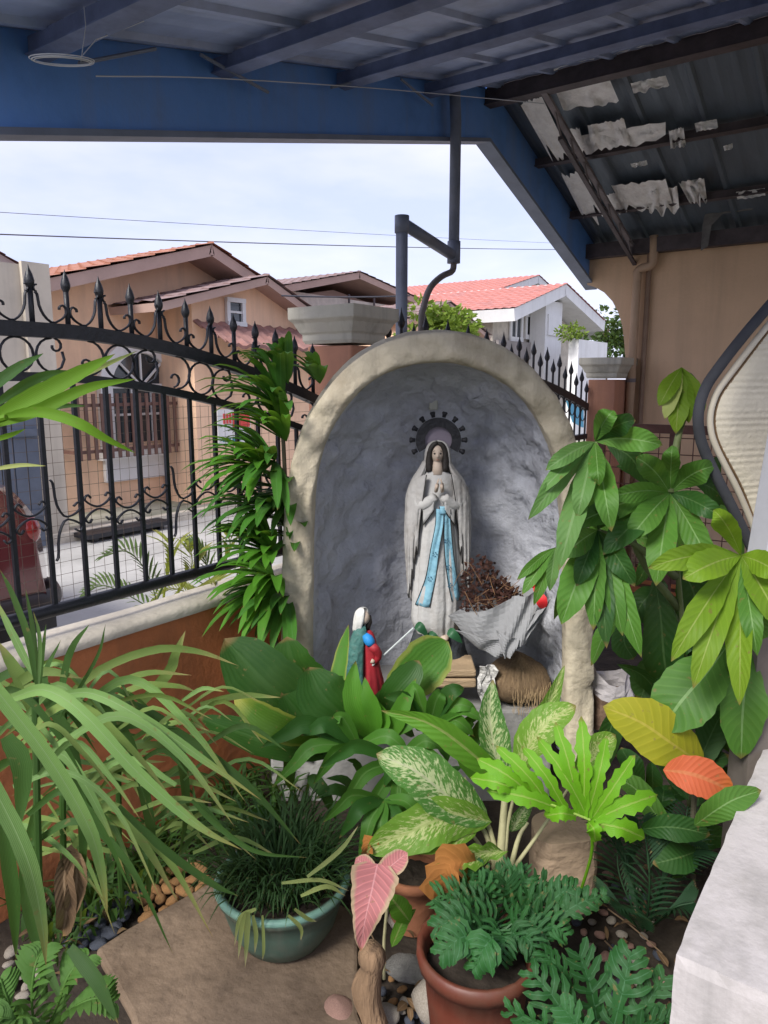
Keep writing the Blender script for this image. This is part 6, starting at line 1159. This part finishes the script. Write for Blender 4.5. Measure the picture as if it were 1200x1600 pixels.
# croton like shrub with yellow and red leaves
YEL = leafmat('yellow_leaf', (.27, .28, .015), rib=(.40, .34, .05), rough=.45, vein=.3, trans=.35, ribw=.05); REDL = leafmat('red_leaf', (.40, .085, .035), rib=(.46, .16, .06), rough=.45, vein=.3, trans=.25, tip=(.50, .16, .03))
cr_p = plant('croton_shrub', 'shrub with one yellow leaf and one orange red leaf beside the parapet', at(1085, 1420, d=2.0), 'shrub')
MB().tube(spline([at(1085, 1420, d=2.0), at(1082, 1300, d=1.95), at(1090, 1190, d=1.9)], 8), .007, 7).build('stem', mat('cane', 0), cr_p)
for pix, w_, m_, rl, pr in (([(1100, 1196, 1.92), (1050, 1162, 1.86), (1000, 1128, 1.86), (942, 1104, 1.88)], 84, YEL, 10, 'ellip'), ([(1036, 1203, 1.8), (1075, 1208, 1.76), (1110, 1220, 1.75), (1145, 1238, 1.76)], 60, REDL, 0, 'ellip'), ([(1000, 1296, 1.85), (1040, 1292, 1.8), (1075, 1296, 1.79), (1110, 1305, 1.8)], 42, PAD, 15, 'ellip'), ([(1085, 1290, 1.7), (1120, 1265, 1.64), (1150, 1248, 1.63), (1190, 1235, 1.64)], 44, PAC, 20, 'ellip'), ([(1080, 1220, 2.0), (1110, 1150, 2.02), (1130, 1110, 2.04)], 44, PAD, 0, 'ellip'), ([(1075, 1250, 2.05), (1040, 1180, 2.1), (1030, 1130, 2.12)], 36, PAD, 0, 'ellip'), ([(1070, 1340, 1.95), (1000, 1240, 2.0), (960, 1215, 2.02)], 40, PAC, 30, 'ellip'), ([(1090, 1330, 1.9), (1060, 1340, 1.85), (1020, 1350, 1.84)], 50, PAD, 10, 'ellip'), ([(1090, 1260, 2.0), (1100, 1200, 2.02), (1140, 1180, 2.04)], 40, PAD, -20, 'ellip')): pleaf(cr_p, pix, w_, m_, prof=pr, roll=rl, fold=.15, wave=.02, n=16, across=6)
for k in range(26):
    x, y = random.uniform(1000, 1190), random.uniform(1060, 1400); a = random.random() * 6.28; l = random.uniform(50, 90); d = random.uniform(2.15, 2.35)
    if x > 1050 + (1400 - y) * .42: continue
    pleaf(cr_p, [(x, y, d), (x + math.cos(a) * l * .5, y + math.sin(a) * l * .5 - 8, d - .04), (x + math.cos(a) * l, y + math.sin(a) * l, d)], random.uniform(28, 44), PAD, prof='ellip', roll=random.uniform(-40, 40), n=9, across=4)
# dark feathery cycad
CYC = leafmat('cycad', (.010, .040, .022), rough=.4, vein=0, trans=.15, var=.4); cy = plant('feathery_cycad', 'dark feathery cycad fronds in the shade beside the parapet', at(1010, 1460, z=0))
def frond(parent, pts, ll, wl, m, n=26, nm='frond', up=.25):
    sp_ = spline(pts, n); mb = MB(); mb.tube(sp_, .0025, 5)
    for i in range(2, n - 1):
        T = (sp_[i + 1] - sp_[i - 1]).normalized(); S_ = T.cross(Z).normalized(); l = ll * math.sin(math.pi * (.12 + .83 * i / n)) ** .7
        for sg in (-1, 1):
            d = (S_ * sg + T * .55 + Z * up).normalized(); leaf_geo(mb, [sp_[i], sp_[i] + d * l * .5, sp_[i] + d * l - Z * l * .15], wl, 'lance', n=5, across=1, ref=Z - H * .3)
    return mb.build(nm, m, parent, smooth=True)
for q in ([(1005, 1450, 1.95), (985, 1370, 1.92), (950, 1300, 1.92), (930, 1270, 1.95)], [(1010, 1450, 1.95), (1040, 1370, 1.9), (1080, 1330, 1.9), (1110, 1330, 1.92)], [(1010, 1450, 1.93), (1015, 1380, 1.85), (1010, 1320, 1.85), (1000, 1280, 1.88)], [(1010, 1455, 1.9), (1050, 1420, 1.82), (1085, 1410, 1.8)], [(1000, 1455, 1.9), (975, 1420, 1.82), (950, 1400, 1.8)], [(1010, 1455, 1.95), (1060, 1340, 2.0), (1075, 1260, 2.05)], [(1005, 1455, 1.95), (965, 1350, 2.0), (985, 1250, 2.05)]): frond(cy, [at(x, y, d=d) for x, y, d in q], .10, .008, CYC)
# yellowish palms on the verge outside the fence
OUTP = leafmat('verge_palm', (.20, .24, .05), tip=(.34, .28, .09), rough=.5, vein=0, trans=.35, var=.35); OUTD = leafmat('verge_palm_dark', (.07, .11, .04), rough=.5, vein=0, trans=.3)
for nm_lab, c, fl_ in (('yellow green feathery palm outside the fence near the low wall', (250, 960, 3.0), [[(250, 960), (232, 900), (200, 862), (160, 870)], [(252, 960), (262, 900), (270, 860), (262, 845)], [(254, 960), (290, 910), (300, 880), (296, 850)], [(250, 960), (200, 930), (160, 915), (130, 930)], [(255, 960), (310, 925), (340, 910), (350, 930)]]), ('dry looking feathery palm outside the fence by the dracaena', (330, 950, 3.3), [[(330, 950), (325, 890), (310, 860), (290, 850)], [(330, 950), (352, 880), (360, 850), (352, 830)], [(330, 950), (300, 930), (270, 920), (240, 935)], [(335, 950), (370, 910), (385, 890), (395, 895)]])):
    t = plant('feathery_palm', nm_lab, at(c[0], c[1] + 60, d=c[2]), 'palm')
    t.location.z = -.1
    for i, q in enumerate(fl_): frond(t, [at(x, y, d=c[2] - .02 * k) for k, (x, y) in enumerate(q)], .16, .011, OUTP if i % 3 else OUTD, 20)
    MB().tube([t.location, at(c[0], c[1], d=c[2])], .02, 8).build('trunk', mat('cane', 0), t)
# fern at the lower left corner
FER = leafmat('fern', (.07, .15, .04), rough=.45, vein=0, trans=.3); fe = plant('small_fern', 'small green fern low in the bed under the strap leaf palm', at(60, 1620, z=0))
for q in ([(60, 1640, 1.35), (50, 1570, 1.3), (55, 1510, 1.3), (70, 1480, 1.33)], [(60, 1640, 1.35), (110, 1580, 1.28), (150, 1560, 1.27), (180, 1570, 1.28)], [(60, 1640, 1.35), (20, 1580, 1.28), (0, 1530, 1.28)], [(60, 1640, 1.35), (90, 1570, 1.3), (110, 1520, 1.3), (140, 1495, 1.33)], [(60, 1640, 1.3), (30, 1600, 1.22), (0, 1590, 1.2)]): frond(fe, [at(x, y, d=d) for x, y, d in q], .055, .014, FER, 18)
# low weeds filling the bed
wd = plant('bed_weeds', 'low dark weeds filling the garden bed below the orange wall', (1.3, 1.7, 0)); wmb = MB()
for k in range(500):
    x, y = random.uniform(.9, 2.3), random.uniform(1.72, 1.96); b = Vector((x, y, -.02)); a = random.random() * 6.28; l = random.uniform(.06, .2); hd = Vector((math.cos(a), math.sin(a), 0)); leaf_geo(wmb, [b, b + Z * l * .7 + hd * l * .25, b + Z * l * .75 + hd * l * .7], random.uniform(.008, .02), 'lance', n=6, across=2, ref=hd * -1 + Z)
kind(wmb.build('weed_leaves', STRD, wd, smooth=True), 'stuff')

# look-alikes share a group phrase
GROUPS = {'gate_pillar': 'orange pillars along the fence line', 'feathery_palm': 'feathery palms outside the fence', 'overhead_wire': 'cables over the street', 'garden_stone': 'loose stones around the pots', 'lacy_philodendron': 'dark lacy philodendrons', 'plastic_cup': 'blue plastic cups by the wall'}
for o in scene.objects:
    if o.parent is None and o.name.split('.')[0] in GROUPS: o['group'] = GROUPS[o.name.split('.')[0]]
